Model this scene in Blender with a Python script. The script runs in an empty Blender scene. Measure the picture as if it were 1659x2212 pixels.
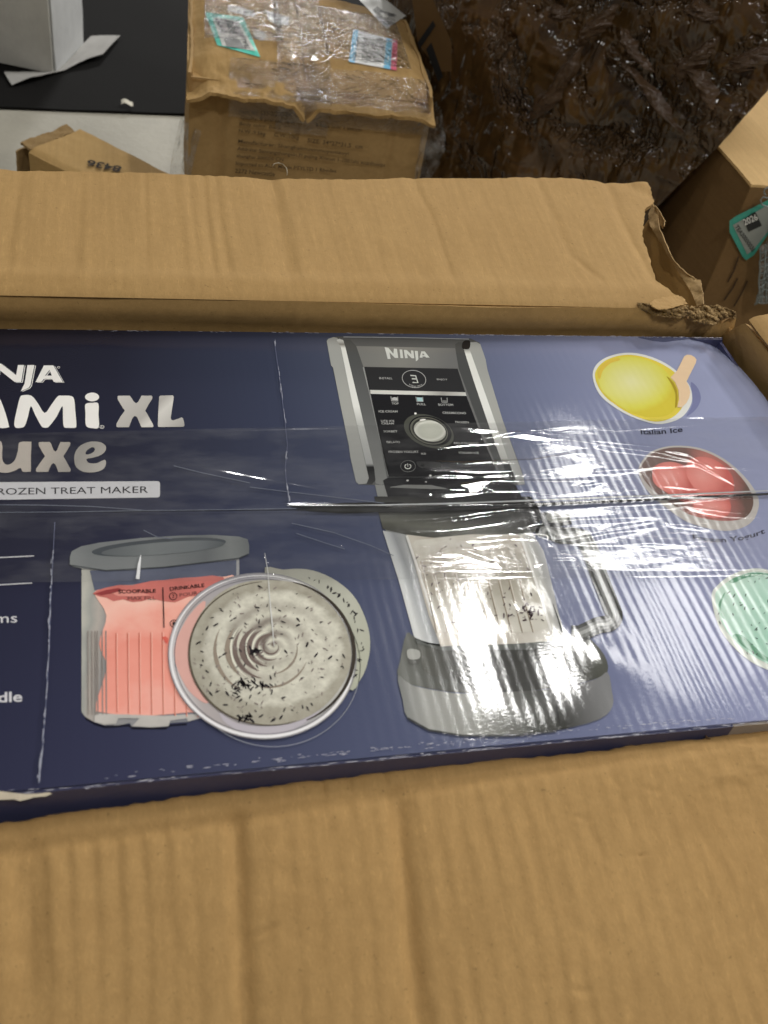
import bpy, bmesh, math, random
import numpy as np
from mathutils import Vector, Matrix
from mathutils.geometry import tessellate_polygon
random.seed(7); RNG = np.random.default_rng(7)
scene = bpy.context.scene
COL = scene.collection

# ---------------------------------------------------------------- camera
F = 2180.0; CX, CY = 829.5, 1106.0                # focal length and centre in pixels of a 1659 x 2212 picture
Rw = np.array([[0.96875134, -0.19458037, 0.15381585],
               [-0.03192184, -0.71279162, -0.70064906],
               [0.2459712, 0.67384463, -0.6967292]])
CAM = np.array([-0.53456951, -0.67970473, 0.485612])
cd = bpy.data.cameras.new('camera'); cam = bpy.data.objects.new('camera', cd); COL.objects.link(cam)
cd.sensor_fit = 'AUTO'; cd.sensor_width = 36.0; cd.lens = F / 2212 * 36.0
cd.clip_start = 0.02; cd.clip_end = 60
m = Matrix.Identity(4)
for i in range(3):
    m[i][0] = Rw[0][i]; m[i][1] = -Rw[1][i]; m[i][2] = -Rw[2][i]; m[i][3] = CAM[i]
cam.matrix_world = m
cd.dof.use_dof = True; cd.dof.focus_distance = 0.84; cd.dof.aperture_fstop = 11.0
scene.camera = cam

# ---------------------------------------------------------------- world and lamps (warehouse ceiling lights and added sparkle lamps)
w = bpy.data.worlds.new('World'); scene.world = w; w.use_nodes = True
bg = w.node_tree.nodes['Background']; bg.inputs[0].default_value = (1.0, 0.97, 0.93, 1); bg.inputs[1].default_value = 0.07
def lamp(name, loc, sx, sy, power, col=(1, .985, .955), rot=(0, 0, 0)):
    l = bpy.data.lights.new(name, 'AREA'); l.shape = 'RECTANGLE'; l.size = sx; l.size_y = sy
    l.energy = power; l.color = col
    o = bpy.data.objects.new(name, l); COL.objects.link(o); o.location = loc; o.rotation_euler = rot
    return o
lamp('overhead_lamp', (0.96, 1.80, 2.9), .20, .56, 34)
lamp('overhead_lamp', (1.72, 2.62, 2.9), .20, .8, 10)
lamp('overhead_lamp', (4.2, 2.6, 2.9), .5, 1.2, 215)
lamp('overhead_lamp', (-3.6, 3.0, 2.9), .5, 1.2, 30)
lamp('overhead_lamp', (1.1, 8.4, 2.9), .5, 1.6, 330)
lamp('overhead_lamp', (1.88, 1.82, 2.9), .5, .8, 17)
lamp('overhead_lamp', (-2.4, -1.0, 2.9), .05, .28, 12)  # added small bright lamp for sparkles on the wrapped bale
lamp('overhead_lamp', (1.4, -2.0, 2.9), .05, .28, 12)  # added lamp, gives the bale film more sparkles
lamp('overhead_lamp', (-0.3, -1.7, 2.9), .06, .30, 28)  # added narrow lamp, makes sharp glints on the brown film
lamp('overhead_lamp', (3.2, -0.6, 2.9), .3, 1.2, 34)
scene.view_settings.view_transform = 'Standard'; scene.view_settings.look = 'None'
scene.view_settings.exposure = 0.15; scene.view_settings.gamma = 1.0
scene.cycles.max_bounces = 8; scene.cycles.transparent_max_bounces = 16
scene.cycles.caustics_reflective = False; scene.cycles.caustics_refractive = False
scene.cycles.sample_clamp_indirect = 3.0

# ---------------------------------------------------------------- measuring helpers
SC = 2448 / 1659
FR = dict(A=((0, 0), .60277), B=((550, 0), .5425), C=((1300, 0), .69198), D=((1800, 450), .3906), E=((0, 500), .72333),
          F=((0, 1020), .60277), G=((950, 1020), .48222), H=((1750, 1020), .42074), I=((0, 1600), .75347), J=((1150, 1550), .5425),
          K=((1750, 1700), .42074), L=((0, 2350), .75347), M=((1200, 2300), .75226), N=((1150, 1070), .30139), O=((0, 1600), .42194),
          S=((0, 0), SC))
def ray(fr, x, y):
    (ox, oy), s = FR[fr]
    d = np.array([(ox + x * s) / SC - CX, (oy + y * s) / SC - CY, F])
    return Rw.T @ d
def P(fr, x, y, z=0.0):                            # the point at height z seen at this spot of the photograph
    d = ray(fr, x, y); return CAM + d * ((z - CAM[2]) / d[2])
def PP(fr, x, y, p0, n):                           # the same on any plane
    d = ray(fr, x, y); n = np.asarray(n, float); return CAM + d * (((np.asarray(p0, float) - CAM) @ n) / (d @ n))

# ---------------------------------------------------------------- noise
def hsh(ix, iy, s):
    v = np.sin(ix * 127.1 + iy * 311.7 + s * 74.7) * 43758.5453
    return v - np.floor(v)
def vn(x, y, s=0):
    x = np.asarray(x, float); y = np.asarray(y, float)
    ix = np.floor(x); iy = np.floor(y); fx = x - ix; fy = y - iy
    fx = fx * fx * fx * (fx * (fx * 6 - 15) + 10); fy = fy * fy * fy * (fy * (fy * 6 - 15) + 10)
    a = hsh(ix, iy, s); b = hsh(ix + 1, iy, s); c = hsh(ix, iy + 1, s); d = hsh(ix + 1, iy + 1, s)
    return (a + (b - a) * fx) * (1 - fy) + (c + (d - c) * fx) * fy - .5
def fbm(x, y, s=0, o=4):
    r = 0; a = 1.0
    for k in range(o):
        r = r + a * vn(x * 2 ** k, y * 2 ** k, s + k * 13); a *= .5
    return r
def ridged(x, y, s=0, o=4):
    r = 0; a = 1.0
    for k in range(o):
        r = r + a * (1 - np.abs(vn(x * 2 ** k, y * 2 ** k, s + k * 13)) * 4); a *= .5
    return r
def sstep(a, b, x):
    t = np.clip((x - a) / (b - a), 0, 1); return t * t * (3 - 2 * t)

# ---------------------------------------------------------------- objects
def thing(name, label, cat, loc, group=None):
    o = bpy.data.objects.new(name, None); COL.objects.link(o); o.location = loc; o.empty_display_size = .05
    o['label'] = label; o['category'] = cat
    if group: o['group'] = group
    return o
ROOT = {}
def root_of(o):
    p = Vector(o.location)
    while o.parent: o = o.parent; p = p + Vector(o.location)
    return p
def part(name, verts, faces, mat, parent=None, smooth=False, stuff=False, label=None):
    me = bpy.data.meshes.new(name)
    v = np.asarray(verts, float)
    if parent is not None: v = v - np.array(root_of(parent))
    me.from_pydata([tuple(q) for q in v], [], [tuple(f) for f in faces]); me.update()
    me.materials.append(mat)
    if smooth: me.polygons.foreach_set('use_smooth', [True] * len(me.polygons))
    o = bpy.data.objects.new(name, me); COL.objects.link(o)
    if parent is not None: o.parent = parent
    if stuff: o['kind'] = 'stuff'
    if label: o['label'] = label
    return o
def structure(name, verts, faces, mat):
    o = part(name, verts, faces, mat); o['kind'] = 'structure'; return o
def gridfaces(nu, nv):
    i = np.arange(nu - 1)[:, None] * nv + np.arange(nv - 1)[None, :]
    return np.stack([i, i + nv, i + nv + 1, i + 1], -1).reshape(-1, 4)
def sheet(name, fn, nu, nv, mat, parent, thick=0.004, flip=False, smooth=True, mask=None, stuff=False):
    """a sheet of board or film: fn(u,v) -> surface points; closed with a back face when it has thickness"""
    u, v = np.meshgrid(np.linspace(0, 1, nu), np.linspace(0, 1, nv), indexing='ij')
    Q = fn(u, v)
    du = np.gradient(Q, axis=0); dv = np.gradient(Q, axis=1)
    n = np.cross(du, dv); n /= np.linalg.norm(n, axis=-1, keepdims=True) + 1e-12
    if flip: n = -n
    f = gridfaces(nu, nv)
    if mask is not None:
        mk = mask(u, v).reshape(-1); f = f[mk[f].all(1)]
    if flip: f = f[:, ::-1]
    top = Q.reshape(-1, 3)
    if not thick: return part(name, top, f, mat, parent, smooth)
    bot = (Q - n * thick).reshape(-1, 3); N = len(top)
    fs = [tuple(a) for a in f] + [tuple(a[::-1] + N) for a in f]
    e = {}
    for a in f:
        for k in range(4):
            p, q = int(a[k]), int(a[(k + 1) % 4])
            if (q, p) in e: del e[(q, p)]
            else: e[(p, q)] = 1
    for p, q in e: fs.append((q, p, p + N, q + N))
    o = part(name, np.concatenate([top, bot]), fs, mat, parent, smooth, stuff)
    me = o.data
    try: me.set_sharp_from_angle(angle=math.radians(55))
    except Exception: pass
    return o
def smooth_loop(pts, k=5):
    p = np.asarray(pts, float); n = len(p); out = []
    for i in range(n):
        a, b, c, d = p[i - 1], p[i], p[(i + 1) % n], p[(i + 2) % n]
        for t in np.arange(k) / k:
            out.append(.5 * (2 * b + (c - a) * t + (2 * a - 5 * b + 4 * c - d) * t * t + (3 * b - a - 3 * c + d) * t ** 3))
    return np.array(out)
def ell(cx, cy, rx, ry, rot=0, n=48, a0=0, a1=360):
    a = np.radians(np.linspace(a0, a1, n, endpoint=(a1 - a0) != 360)); r = math.radians(rot)
    x = rx * np.cos(a); y = ry * np.sin(a)
    return np.stack([cx + x * math.cos(r) - y * math.sin(r), cy + x * math.sin(r) + y * math.cos(r)], 1)
def tess(loops):
    vs = [[Vector((p[0], p[1], 0)) for p in l] for l in loops]
    return tessellate_polygon(vs)
LAY = 0.00012                                        # height of one layer of print
def decal(name, fr, loops, mat, parent, layer, smooth=0, proj=None, label=None):
    """flat print: an outline on the box top (or another plane)"""
    if not isinstance(loops[0][0], (list, tuple, np.ndarray)): loops = [loops]
    loops = [smooth_loop(l, smooth) if smooth else np.asarray(l, float) for l in loops]
    pr = proj or (lambda x, y: P(fr, x, y, layer * LAY))
    tri = tess(loops); allp = np.concatenate(loops)
    v = np.array([pr(*q) for q in allp])
    # face upwards
    fs = []
    for t in tri:
        a, b, c = v[t[0]], v[t[1]], v[t[2]]
        fs.append(t if np.cross(b - a, c - a) @ (CAM - a) > 0 else t[::-1])
    return part(name, v, fs, mat, parent, label=label)
def stroke_pts(pts, width, closed=False):
    p = np.asarray(pts, float); n = len(p)
    if closed: t = np.roll(p, -1, 0) - np.roll(p, 1, 0)
    else: t = np.gradient(p, axis=0)
    t = t / (np.linalg.norm(t, axis=1, keepdims=True) + 1e-9); nn = np.stack([-t[:, 1], t[:, 0]], 1)
    wd = (np.asarray(width) * np.ones(n))[:, None] / 2
    return p + nn * wd, p - nn * wd
def stroke(name, fr, paths, width, mat, parent, layer, closed=False, proj=None):
    """printed lines (one or several joined in one mesh)"""
    pr = proj or (lambda x, y: P(fr, x, y, layer * LAY)); V = []; Fc = []
    if not isinstance(paths[0][0], (list, tuple, np.ndarray)): paths = [paths]
    for p in paths:
        a, b = stroke_pts(p, width, closed); n = len(a); o = len(V)
        V += [pr(*q) for q in a] + [pr(*q) for q in b]
        for i in range(n if closed else n - 1):
            j = (i + 1) % n; f = (o + i, o + j, o + n + j, o + n + i)
            q = [np.asarray(V[k]) for k in f]
            if np.cross(q[1] - q[0], q[2] - q[0]) @ (CAM - q[0]) < 0: f = f[::-1]
            Fc.append(f)
    return part(name, V, Fc, mat, parent)
def text(name, s, fr, bl, br, tl, mat, parent, layer, sag=0.0, bold=0.0, proj=None):
    c = bpy.data.curves.new('t', 'FONT'); c.body = s; c.offset = bold; c.resolution_u = 3
    o = bpy.data.objects.new('t', c); COL.objects.link(o)
    dg = bpy.context.evaluated_depsgraph_get(); me = bpy.data.meshes.new_from_object(o.evaluated_get(dg))
    v = np.array([q.co[:2] for q in me.vertices]); fs = [tuple(p.vertices) for p in me.polygons]
    bpy.data.objects.remove(o); bpy.data.curves.remove(c); bpy.data.meshes.remove(me)
    lo = v.min(0); hi = v.max(0); v = (v - lo) / (hi - lo)
    bl, br, tl = map(np.asarray, (bl, br, tl)); pr = proj or (lambda x, y: P(fr, x, y, layer * LAY))
    pts = []
    for a, b in v:
        q = bl + (br - bl) * a + (tl - bl) * b; q = q + np.array([0, sag * 4 * a * (1 - a)]); pts.append(pr(*q))
    pts = np.array(pts); out = []
    for f in fs:
        a, b, d = pts[f[0]], pts[f[1]], pts[f[2]]
        out.append(f if np.cross(b - a, d - a) @ (CAM - a) > 0 else f[::-1])
    return part(name, pts, out, mat, parent)

# ---------------------------------------------------------------- materials
EXPO = 0.86
def lin(c):
    c = np.asarray(c, float) / 255
    return np.where(c <= .04045, c / 12.92, ((c + .055) / 1.055) ** 2.4)
def alb(c, k=1.0):
    return tuple(np.clip(lin(c) / EXPO * k, 0, .92)) + (1.0,)
class NT:
    def __init__(s, name):
        s.m = bpy.data.materials.new(name); s.m.use_nodes = True; s.t = s.m.node_tree
        s.b = s.t.nodes['Principled BSDF']; s.out = s.t.nodes['Material Output']
    def n(s, typ, **kw):
        x = s.t.nodes.new(typ)
        for k, v in kw.items(): setattr(x, k, v)
        return x
    def l(s, a, b): s.t.links.new(a, b)
    def val(s, inp, v):
        if hasattr(v, 'is_output') or isinstance(v, bpy.types.NodeSocket): s.l(v, inp)
        else: inp.default_value = v
    def math(s, op, a, b=None, c=None, clamp=False):
        x = s.n('ShaderNodeMath', operation=op); x.use_clamp = clamp
        s.val(x.inputs[0], a)
        if b is not None: s.val(x.inputs[1], b)
        if c is not None: s.val(x.inputs[2], c)
        return x.outputs[0]
    def obj(s): return s.n('ShaderNodeTexCoord').outputs['Object']
    def map(s, vec, loc=(0, 0, 0), rot=(0, 0, 0), scale=(1, 1, 1)):
        x = s.n('ShaderNodeMapping'); s.l(vec, x.inputs[0])
        x.inputs[1].default_value = loc; x.inputs[2].default_value = rot; x.inputs[3].default_value = scale
        return x.outputs[0]
    def noise(s, vec, scale, detail=4, rough=.55, dist=0.0):
        x = s.n('ShaderNodeTexNoise'); s.l(vec, x.inputs['Vector'])
        x.inputs['Scale'].default_value = scale; x.inputs['Detail'].default_value = detail
        x.inputs['Roughness'].default_value = rough; x.inputs['Distortion'].default_value = dist
        return x.outputs[0]
    def ramp(s, fac, stops):
        x = s.n('ShaderNodeValToRGB'); s.l(fac, x.inputs[0]); e = x.color_ramp.elements
        while len(e) < len(stops): e.new(.5)
        for k, (p, c) in enumerate(stops):
            e[k].position = p; e[k].color = c if len(c) == 4 else tuple(c) + (1,)
        return x.outputs[0]
    def mix(s, fac, a, b, blend='MIX'):
        x = s.n('ShaderNodeMix', data_type='RGBA', blend_type=blend)
        s.val(x.inputs[0], fac); s.val(x.inputs[6], a); s.val(x.inputs[7], b); return x.outputs[2]
    def bump(s, h, dist=1.0, strength=1.0, nrm=None):
        x = s.n('ShaderNodeBump'); x.inputs['Strength'].default_value = strength; x.inputs['Distance'].default_value = dist
        s.l(h, x.inputs['Height'])
        if nrm is not None: s.l(nrm, x.inputs['Normal'])
        return x.outputs[0]
def kraft(name, c, seed=0, flute=0.0, flute_axis=0, pitch=.0075, rough=.78, dirt=.35, wrinkle=0.0):
    t = NT(name); p = t.map(t.obj(), loc=(seed * 3.1, seed * 1.7, seed))
    big = t.noise(p, 9, 4); fine = t.noise(t.map(p, scale=(1, .35, 1)), 900, 3, .7); mid = t.noise(p, 120, 4, .6)
    base = t.mix(t.math('MULTIPLY', big, .55), alb(c, 1.08), alb(tuple(np.array(c) * np.array([.93, .89, .83])), 1.0))
    base = t.mix(t.math('MULTIPLY', t.math('SUBTRACT', fine, .42, clamp=True), .9), base, alb(tuple(np.array(c) * .80)))
    sp = t.ramp(t.noise(p, 330, 2, .5), [(.0, (0, 0, 0)), (.68, (0, 0, 0)), (.76, (1, 1, 1))])
    base = t.mix(t.math('MULTIPLY', sp, .4), base, alb(tuple(np.array(c) * .5)))
    st = t.ramp(mid, [(.35, (0, 0, 0)), (.75, (1, 1, 1))])
    base = t.mix(t.math('MULTIPLY', st, dirt * .35), base, alb(tuple(np.array(c) * np.array([.82, .78, .70]))))
    fib = t.noise(t.map(p, scale=(1, .12, 1)), 520, 3, .65); strk = t.noise(t.map(p, scale=(1, .05, 1)), 150, 3, .6)
    base = t.mix(t.math('MULTIPLY', t.ramp(fib, [(.55, (0, 0, 0)), (.75, (1, 1, 1))]), .35), base, alb(tuple(np.array(c) * 1.18)))
    base = t.mix(t.math('MULTIPLY', t.ramp(strk, [(.4, (0, 0, 0)), (.7, (1, 1, 1))]), .35), base, alb(tuple(np.array(c) * np.array([.87, .85, .81]))))
    t.l(base, t.b.inputs['Base Color']); t.b.inputs['Roughness'].default_value = rough
    t.b.inputs['Specular IOR Level'].default_value = .25
    h = t.math('ADD', t.math('MULTIPLY', fine, .00012), t.math('MULTIPLY', mid, .00034))
    if flute:
        sx = t.n('ShaderNodeSeparateXYZ'); t.l(t.obj(), sx.inputs[0])
        ph = t.math('ADD', t.math('MULTIPLY', sx.outputs[flute_axis], 2 * math.pi / pitch), t.math('MULTIPLY', t.noise(p, 14, 2), 3.0))
        h = t.math('ADD', h, t.math('MULTIPLY', t.math('SINE', ph), flute))
    if wrinkle: h = t.math('ADD', h, t.math('MULTIPLY', t.noise(p, 40, 5, .6), wrinkle))
    t.l(t.bump(h), t.b.inputs['Normal'])
    return t.m
def laminate(t, gl=1.0):
    """the gloss of the laminated print and the washboard of the flutes below it"""
    o = t.obj(); sx = t.n('ShaderNodeSeparateXYZ'); t.l(o, sx.inputs[0])
    warp = t.noise(t.map(o, scale=(1, .25, 1)), 22, 2, .5)
    amp = t.math('MULTIPLY_ADD', t.noise(t.map(o, scale=(1, .5, 1)), 16, 2), .00011, -.000022)
    amp = t.math('MULTIPLY', amp, t.ramp(sx.outputs[0], [(.0, (.35, .35, .35)), (.12, (1, 1, 1))]))
    ph = t.math('ADD', t.math('MULTIPLY', sx.outputs[0], 2 * math.pi / .0072), t.math('MULTIPLY', warp, 4.0))
    h = t.math('MULTIPLY', t.math('SINE', ph), amp)
    h = t.math('ADD', h, t.math('MULTIPLY', t.noise(o, 8, 2), .0018))
    h = t.math('ADD', h, t.math('MULTIPLY', t.noise(t.map(o, scale=(.6, 1.0, 1)), 620, 2, .6), .000045))
    for (fx_, fy_, rad, dep) in (('J', (1040, 1080), .026, -.0011), ('J', (930, 700), .016, .0016), ('J', (1450, 1000), .02, .0014)):
        q = P(fx_, *fy_) - np.array(BASE); dv = t.n('ShaderNodeVectorMath', operation='DISTANCE'); t.l(o, dv.inputs[0]); dv.inputs[1].default_value = (q[0], q[1], -BASE[2])
        gs = t.math('POWER', 2.718, t.math('MULTIPLY', t.math('POWER', t.math('DIVIDE', dv.outputs['Value'], rad), 2.0), -1.0))
        h = t.math('ADD', h, t.math('MULTIPLY', gs, dep))
    t.l(t.bump(h), t.b.inputs['Normal'])
    t.b.inputs['Roughness'].default_value = .10; t.b.inputs['Specular IOR Level'].default_value = .45 * gl
def mapped(t, fr, x, y, rx, ry, rot=0.0, base=None):
    """object coordinates moved to the middle of a printed shape, scaled so its rim lies at 1"""
    q = P(fr, x, y) - np.array(base); e = P(fr, x + rx, y) - P(fr, x, y); g = P(fr, x, y + ry) - P(fr, x, y)
    v = t.n('ShaderNodeVectorMath', operation='SUBTRACT'); t.l(t.obj(), v.inputs[0]); v.inputs[1].default_value = tuple(q)
    M = np.linalg.inv(np.array([[e[0], g[0]], [e[1], g[1]]]))
    out = []
    for k in range(2):
        d = t.n('ShaderNodeVectorMath', operation='DOT_PRODUCT'); t.l(v.outputs[0], d.inputs[0])
        d.inputs[1].default_value = (M[k][0], M[k][1], 0); out.append(d.outputs['Value'])
    c = t.n('ShaderNodeCombineXYZ'); t.l(out[0], c.inputs[0]); t.l(out[1], c.inputs[1])
    return out[0], out[1], c.outputs[0]
BASE = (-0.30, -0.20, -0.385)
def ink(name, c, k=1.0, mottle=0.06):
    t = NT(name); n = t.noise(t.obj(), 60, 4)
    col = t.mix(n, alb(c, k * (1 - mottle)), alb(c, k * (1 + mottle))); t.l(col, t.b.inputs['Base Color']); laminate(t); return t.m
def ink_grad(name, fr, p0, p1, stops, mottle=None):
    """print with a colour run from p0 to p1"""
    t = NT(name); a = P(fr, *p0); b = P(fr, *p1); d = (b - a) / ((b - a) @ (b - a))
    v = t.n('ShaderNodeVectorMath', operation='SUBTRACT'); t.l(t.obj(), v.inputs[0]); v.inputs[1].default_value = tuple(a - np.array(BASE))
    dp = t.n('ShaderNodeVectorMath', operation='DOT_PRODUCT'); t.l(v.outputs[0], dp.inputs[0]); dp.inputs[1].default_value = tuple(d)
    f = dp.outputs['Value']
    if mottle: f = t.math('ADD', f, t.math('MULTIPLY', t.math('SUBTRACT', t.noise(t.obj(), mottle[0], 4), .5), mottle[1]))
    t.l(t.ramp(f, [(p, alb(c)) for p, c in stops]), t.b.inputs['Base Color']); laminate(t); return t.m
def ink_radial(name, fr, c, rx, ry, stops, off=(0, 0), mottle=(60, .15)):
    t = NT(name); x, y, v = mapped(t, fr, c[0] + off[0], c[1] + off[1], rx, ry, base=BASE)
    ln = t.n('ShaderNodeVectorMath', operation='LENGTH'); t.l(v, ln.inputs[0])
    f = t.math('ADD', ln.outputs['Value'], t.math('MULTIPLY', t.math('SUBTRACT', t.noise(t.obj(), mottle[0], 5, .6), .5), mottle[1]))
    t.l(t.ramp(f, [(p, alb(q)) for p, q in stops]), t.b.inputs['Base Color']); laminate(t); return t.m
def film(name, tint=(1, 1, 1), haze=.05, rough=.06, boost=1.6, bump_amp=.00002, bscale=300, beads=0.0, big=0.0):
    t = NT(name); t.t.nodes.remove(t.b)
    tr = t.n('ShaderNodeBsdfTransparent'); tr.inputs[0].default_value = tuple(tint) + (1,)
    gl = t.n('ShaderNodeBsdfGlossy'); gl.inputs['Roughness'].default_value = rough
    df = t.n('ShaderNodeBsdfDiffuse'); df.inputs[0].default_value = (.75, .75, .74, 1)
    o = t.obj(); h = t.math('MULTIPLY', t.noise(t.map(o, scale=(.3, 1, 1)), bscale, 3, .6), bump_amp)
    if beads: h = t.math('ADD', h, t.math('MULTIPLY', t.ramp(t.noise(t.map(o, scale=(.5, 1, 1)), 130, 3), [(.52, (0, 0, 0)), (.60, (1, 1, 1))]), beads))
    if big: h = t.math('ADD', h, t.math('MULTIPLY', t.noise(o, 45, 4, .6, 1.5), big))
    nb = t.bump(h); t.l(nb, gl.inputs['Normal'])
    lw = t.n('ShaderNodeLayerWeight'); t.l(nb, lw.inputs['Normal'])
    f5 = t.math('MULTIPLY_ADD', t.math('POWER', lw.outputs['Facing'], 5.0), .95, .04)
    mx = t.n('ShaderNodeMixShader'); t.l(t.math('MULTIPLY', f5, boost, clamp=True), mx.inputs[0])
    m0 = t.n('ShaderNodeMixShader')
    hz = t.math('MULTIPLY', t.ramp(t.noise(t.map(o, scale=(.4, 1, 1)), 38, 5, .65), [(.42, (0, 0, 0)), (.75, (1, 1, 1))]), haze)
    t.l(hz, m0.inputs[0])
    t.l(tr.outputs[0], m0.inputs[1]); t.l(df.outputs[0], m0.inputs[2])
    t.l(m0.outputs[0], mx.inputs[1]); t.l(gl.outputs[0], mx.inputs[2]); t.l(mx.outputs[0], t.out.inputs[0])
    return t.m
def plain(name, c, rough=.6, spec=.4, bump=0.0, bscale=200, k=1.0, var=.12):
    t = NT(name); n = t.noise(t.obj(), bscale * .3, 4)
    t.l(t.mix(n, alb(c, k * (1 - var)), alb(c, k * (1 + var))), t.b.inputs['Base Color'])
    t.b.inputs['Roughness'].default_value = rough; t.b.inputs['Specular IOR Level'].default_value = spec
    if bump: t.l(t.bump(t.math('MULTIPLY', t.noise(t.obj(), bscale, 5, .6), bump)), t.b.inputs['Normal'])
    return t.m

#==PLACE
# ---------------------------------------------------------------- floor
FLOOR = -0.415
t = NT('concrete'); o_ = t.obj()
cc = t.mix(t.noise(o_, 6, 6, .65), alb((138, 135, 124)), alb((166, 161, 147)))
cc = t.mix(t.math('MULTIPLY', t.ramp(t.noise(o_, 2.2, 5, .6), [(.45, (0, 0, 0)), (.7, (1, 1, 1))]), .5), cc, alb((120, 116, 106)))
t.l(cc, t.b.inputs['Base Color']); t.b.inputs['Roughness'].default_value = .55
t.l(t.bump(t.math('MULTIPLY', t.noise(o_, 60, 6, .7), .0012)), t.b.inputs['Normal'])
structure('floor', [(-14, -8, FLOOR), (14, -8, FLOOR), (14, 22, FLOOR), (-14, 22, FLOOR)], [(0, 1, 2, 3)], t.m)

def q3(a): return [tuple(p) for p in a]
# black rubber mat behind, lying on the concrete
BLACK = plain('black_rubber', (24, 23, 22), .8, .12, .0006, 260, .6)
ma, mb = P('A', 0, 580, FLOOR), P('A', 970, 615, FLOOR); e = (mb - ma) / np.linalg.norm(mb - ma); nrm = np.array([-e[1], e[0], 0])
def mat_fn(u, v):
    s = -1.0 + 2.3 * u; d = .0 + 2.2 * v
    Q = ma[None, None] + e * (s * .75)[..., None] + nrm * d[..., None]
    Q[..., 2] = FLOOR + .006 + .004 * (fbm(s * 3, d * 3, 3) + .5) + 0.0
    return Q
mt = thing('rubber_mat', 'black rubber mat lying flat on the pale concrete floor behind the boxes', 'mat', tuple(ma + e * .3 + nrm * .8))
sheet('mat_sheet', mat_fn, 60, 40, BLACK, mt, thick=.005)
crumb = plain('white_scrap', (190, 185, 170), .7)
lt = thing('paper_scrap', 'tiny white scrap of litter lying on the black mat near its front edge', 'litter', tuple(P('A', 672, 545, FLOOR + .012)))
c0 = P('A', 672, 545, FLOOR + .0135)
sheet('scrap_sheet', lambda u, v: c0 + np.stack([(u - .5) * .022, (v - .5) * .012, .003 * np.sin(u * 5) + .003 * v], -1), 7, 5, crumb, lt, thick=.0008)

# ---------------------------------------------------------------- the printed retail box
rb = thing('retail_box', 'dark blue to lavender glossy printed appliance box lying in the open brown carton', 'retail box', BASE)
XL, YF, ZB = -0.70, -0.400, -0.385
t = NT('box_print'); sx = t.n('ShaderNodeSeparateXYZ'); t.l(t.obj(), sx.inputs[0])
wx = t.math('ADD', sx.outputs[0], BASE[0]); wy = t.math('ADD', sx.outputs[1], BASE[1])
fx = t.math('DIVIDE', t.math('SUBTRACT', wx, -.66), .66)
fx = t.math('ADD', fx, t.math('MULTIPLY', t.math('SUBTRACT', t.noise(t.obj(), 5, 2), .5), .05))
c1 = t.ramp(fx, [(0.0, alb((26, 25, 34))), (.18, alb((32, 33, 46))), (.36, alb((50, 55, 73))), (.52, alb((74, 80, 98))), (.70, alb((106, 112, 137))), (.86, alb((134, 139, 166))), (1.0, alb((142, 147, 173)))])
c2 = t.ramp(fx, [(0.0, alb((38, 39, 58))), (.18, alb((52, 54, 77))), (.36, alb((72, 77, 101))), (.52, alb((88, 94, 121))), (.70, alb((123, 128, 157))), (.86, alb((143, 147, 176))), (1.0, alb((150, 153, 182)))])
c = t.mix(t.math('POWER', t.math('MULTIPLY', wy, -2.5, clamp=True), 1.3), c1, c2)
t.l(c, t.b.inputs['Base Color']); laminate(t); PRINT = t.m
side_navy = plain('side_print', (66, 68, 96), .35, .5, .0004, 60)
side_lav = plain('side_print_pale', (70, 72, 105), .35, .5, .0004, 60)
grey_board = plain('grey_board', (150, 140, 128), .7)
# top: two closing flaps that meet at the seam below the tape
def seam_y(x):
    a = P('S', 0, 1106); b = P('S', 760, 1101); c = P('S', 1659, 1068)
    return np.interp(x, [-.72, a[0], b[0], c[0], .01], [a[1], a[1], b[1], c[1], c[1]])
def top_back(u, v):
    x = XL + (0 - XL) * u; y0 = seam_y(x) + .0004; y = y0 + (-.0015 - y0) * v
    # the crushed corner at the back right
    cut = np.clip((x + .055) / .055, 0, 1) * np.clip((y + .10) / .10, 0, 1)
    z = -.012 * cut ** 2.2
    return np.stack([x, y, z], -1)
def top_front(u, v):
    x = XL + (0 - XL) * u; y1 = seam_y(x) - .0004; y = YF + .0015 + (y1 - YF - .0015) * v
    return np.stack([x, y, 0 * x], -1)
sheet('top_flap', top_back, 60, 24, PRINT, rb, thick=.003)
sheet('top_flap', top_front, 60, 24, PRINT, rb, thick=.003)
def boxpanel(name, a, b, top, bot, mat, bulge=0.0):
    a = np.asarray(a, float); b = np.asarray(b, float)
    nn = np.array([(b - a)[1], -(b - a)[0]]); nn /= np.linalg.norm(nn)
    def fn(u, v):
        xy = a + (b - a) * u[..., None] + nn * (bulge * np.sin(np.pi * v) * np.sin(np.pi * u) + .0004 * fbm(u * 9, v * 4, 5))[..., None]
        z = bot + (top - bot) * v
        return np.concatenate([xy, z[..., None]], -1)
    return sheet(name, fn, 40, 10, mat, rb, thick=.003)
xs = P('K', 1395, 1435)[0]
boxpanel('front_panel', (XL, YF), (xs, YF), -.0015, ZB, side_navy)
boxpanel('front_panel', (xs + .0003, YF), (0, YF), -.0015, ZB, grey_board)
boxpanel('right_panel', (0, YF), (0, 0), -.004, ZB, side_lav)
boxpanel('back_panel', (0, 0), (XL, 0), -.0015, ZB, side_navy)
boxpanel('left_panel', (XL, 0), (XL, YF), -.0015, ZB, side_navy)
part('base_panel', [(XL, YF, ZB), (0, YF, ZB), (0, 0, ZB), (XL, 0, ZB)], [(0, 1, 2, 3)], grey_board, rb)

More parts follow.
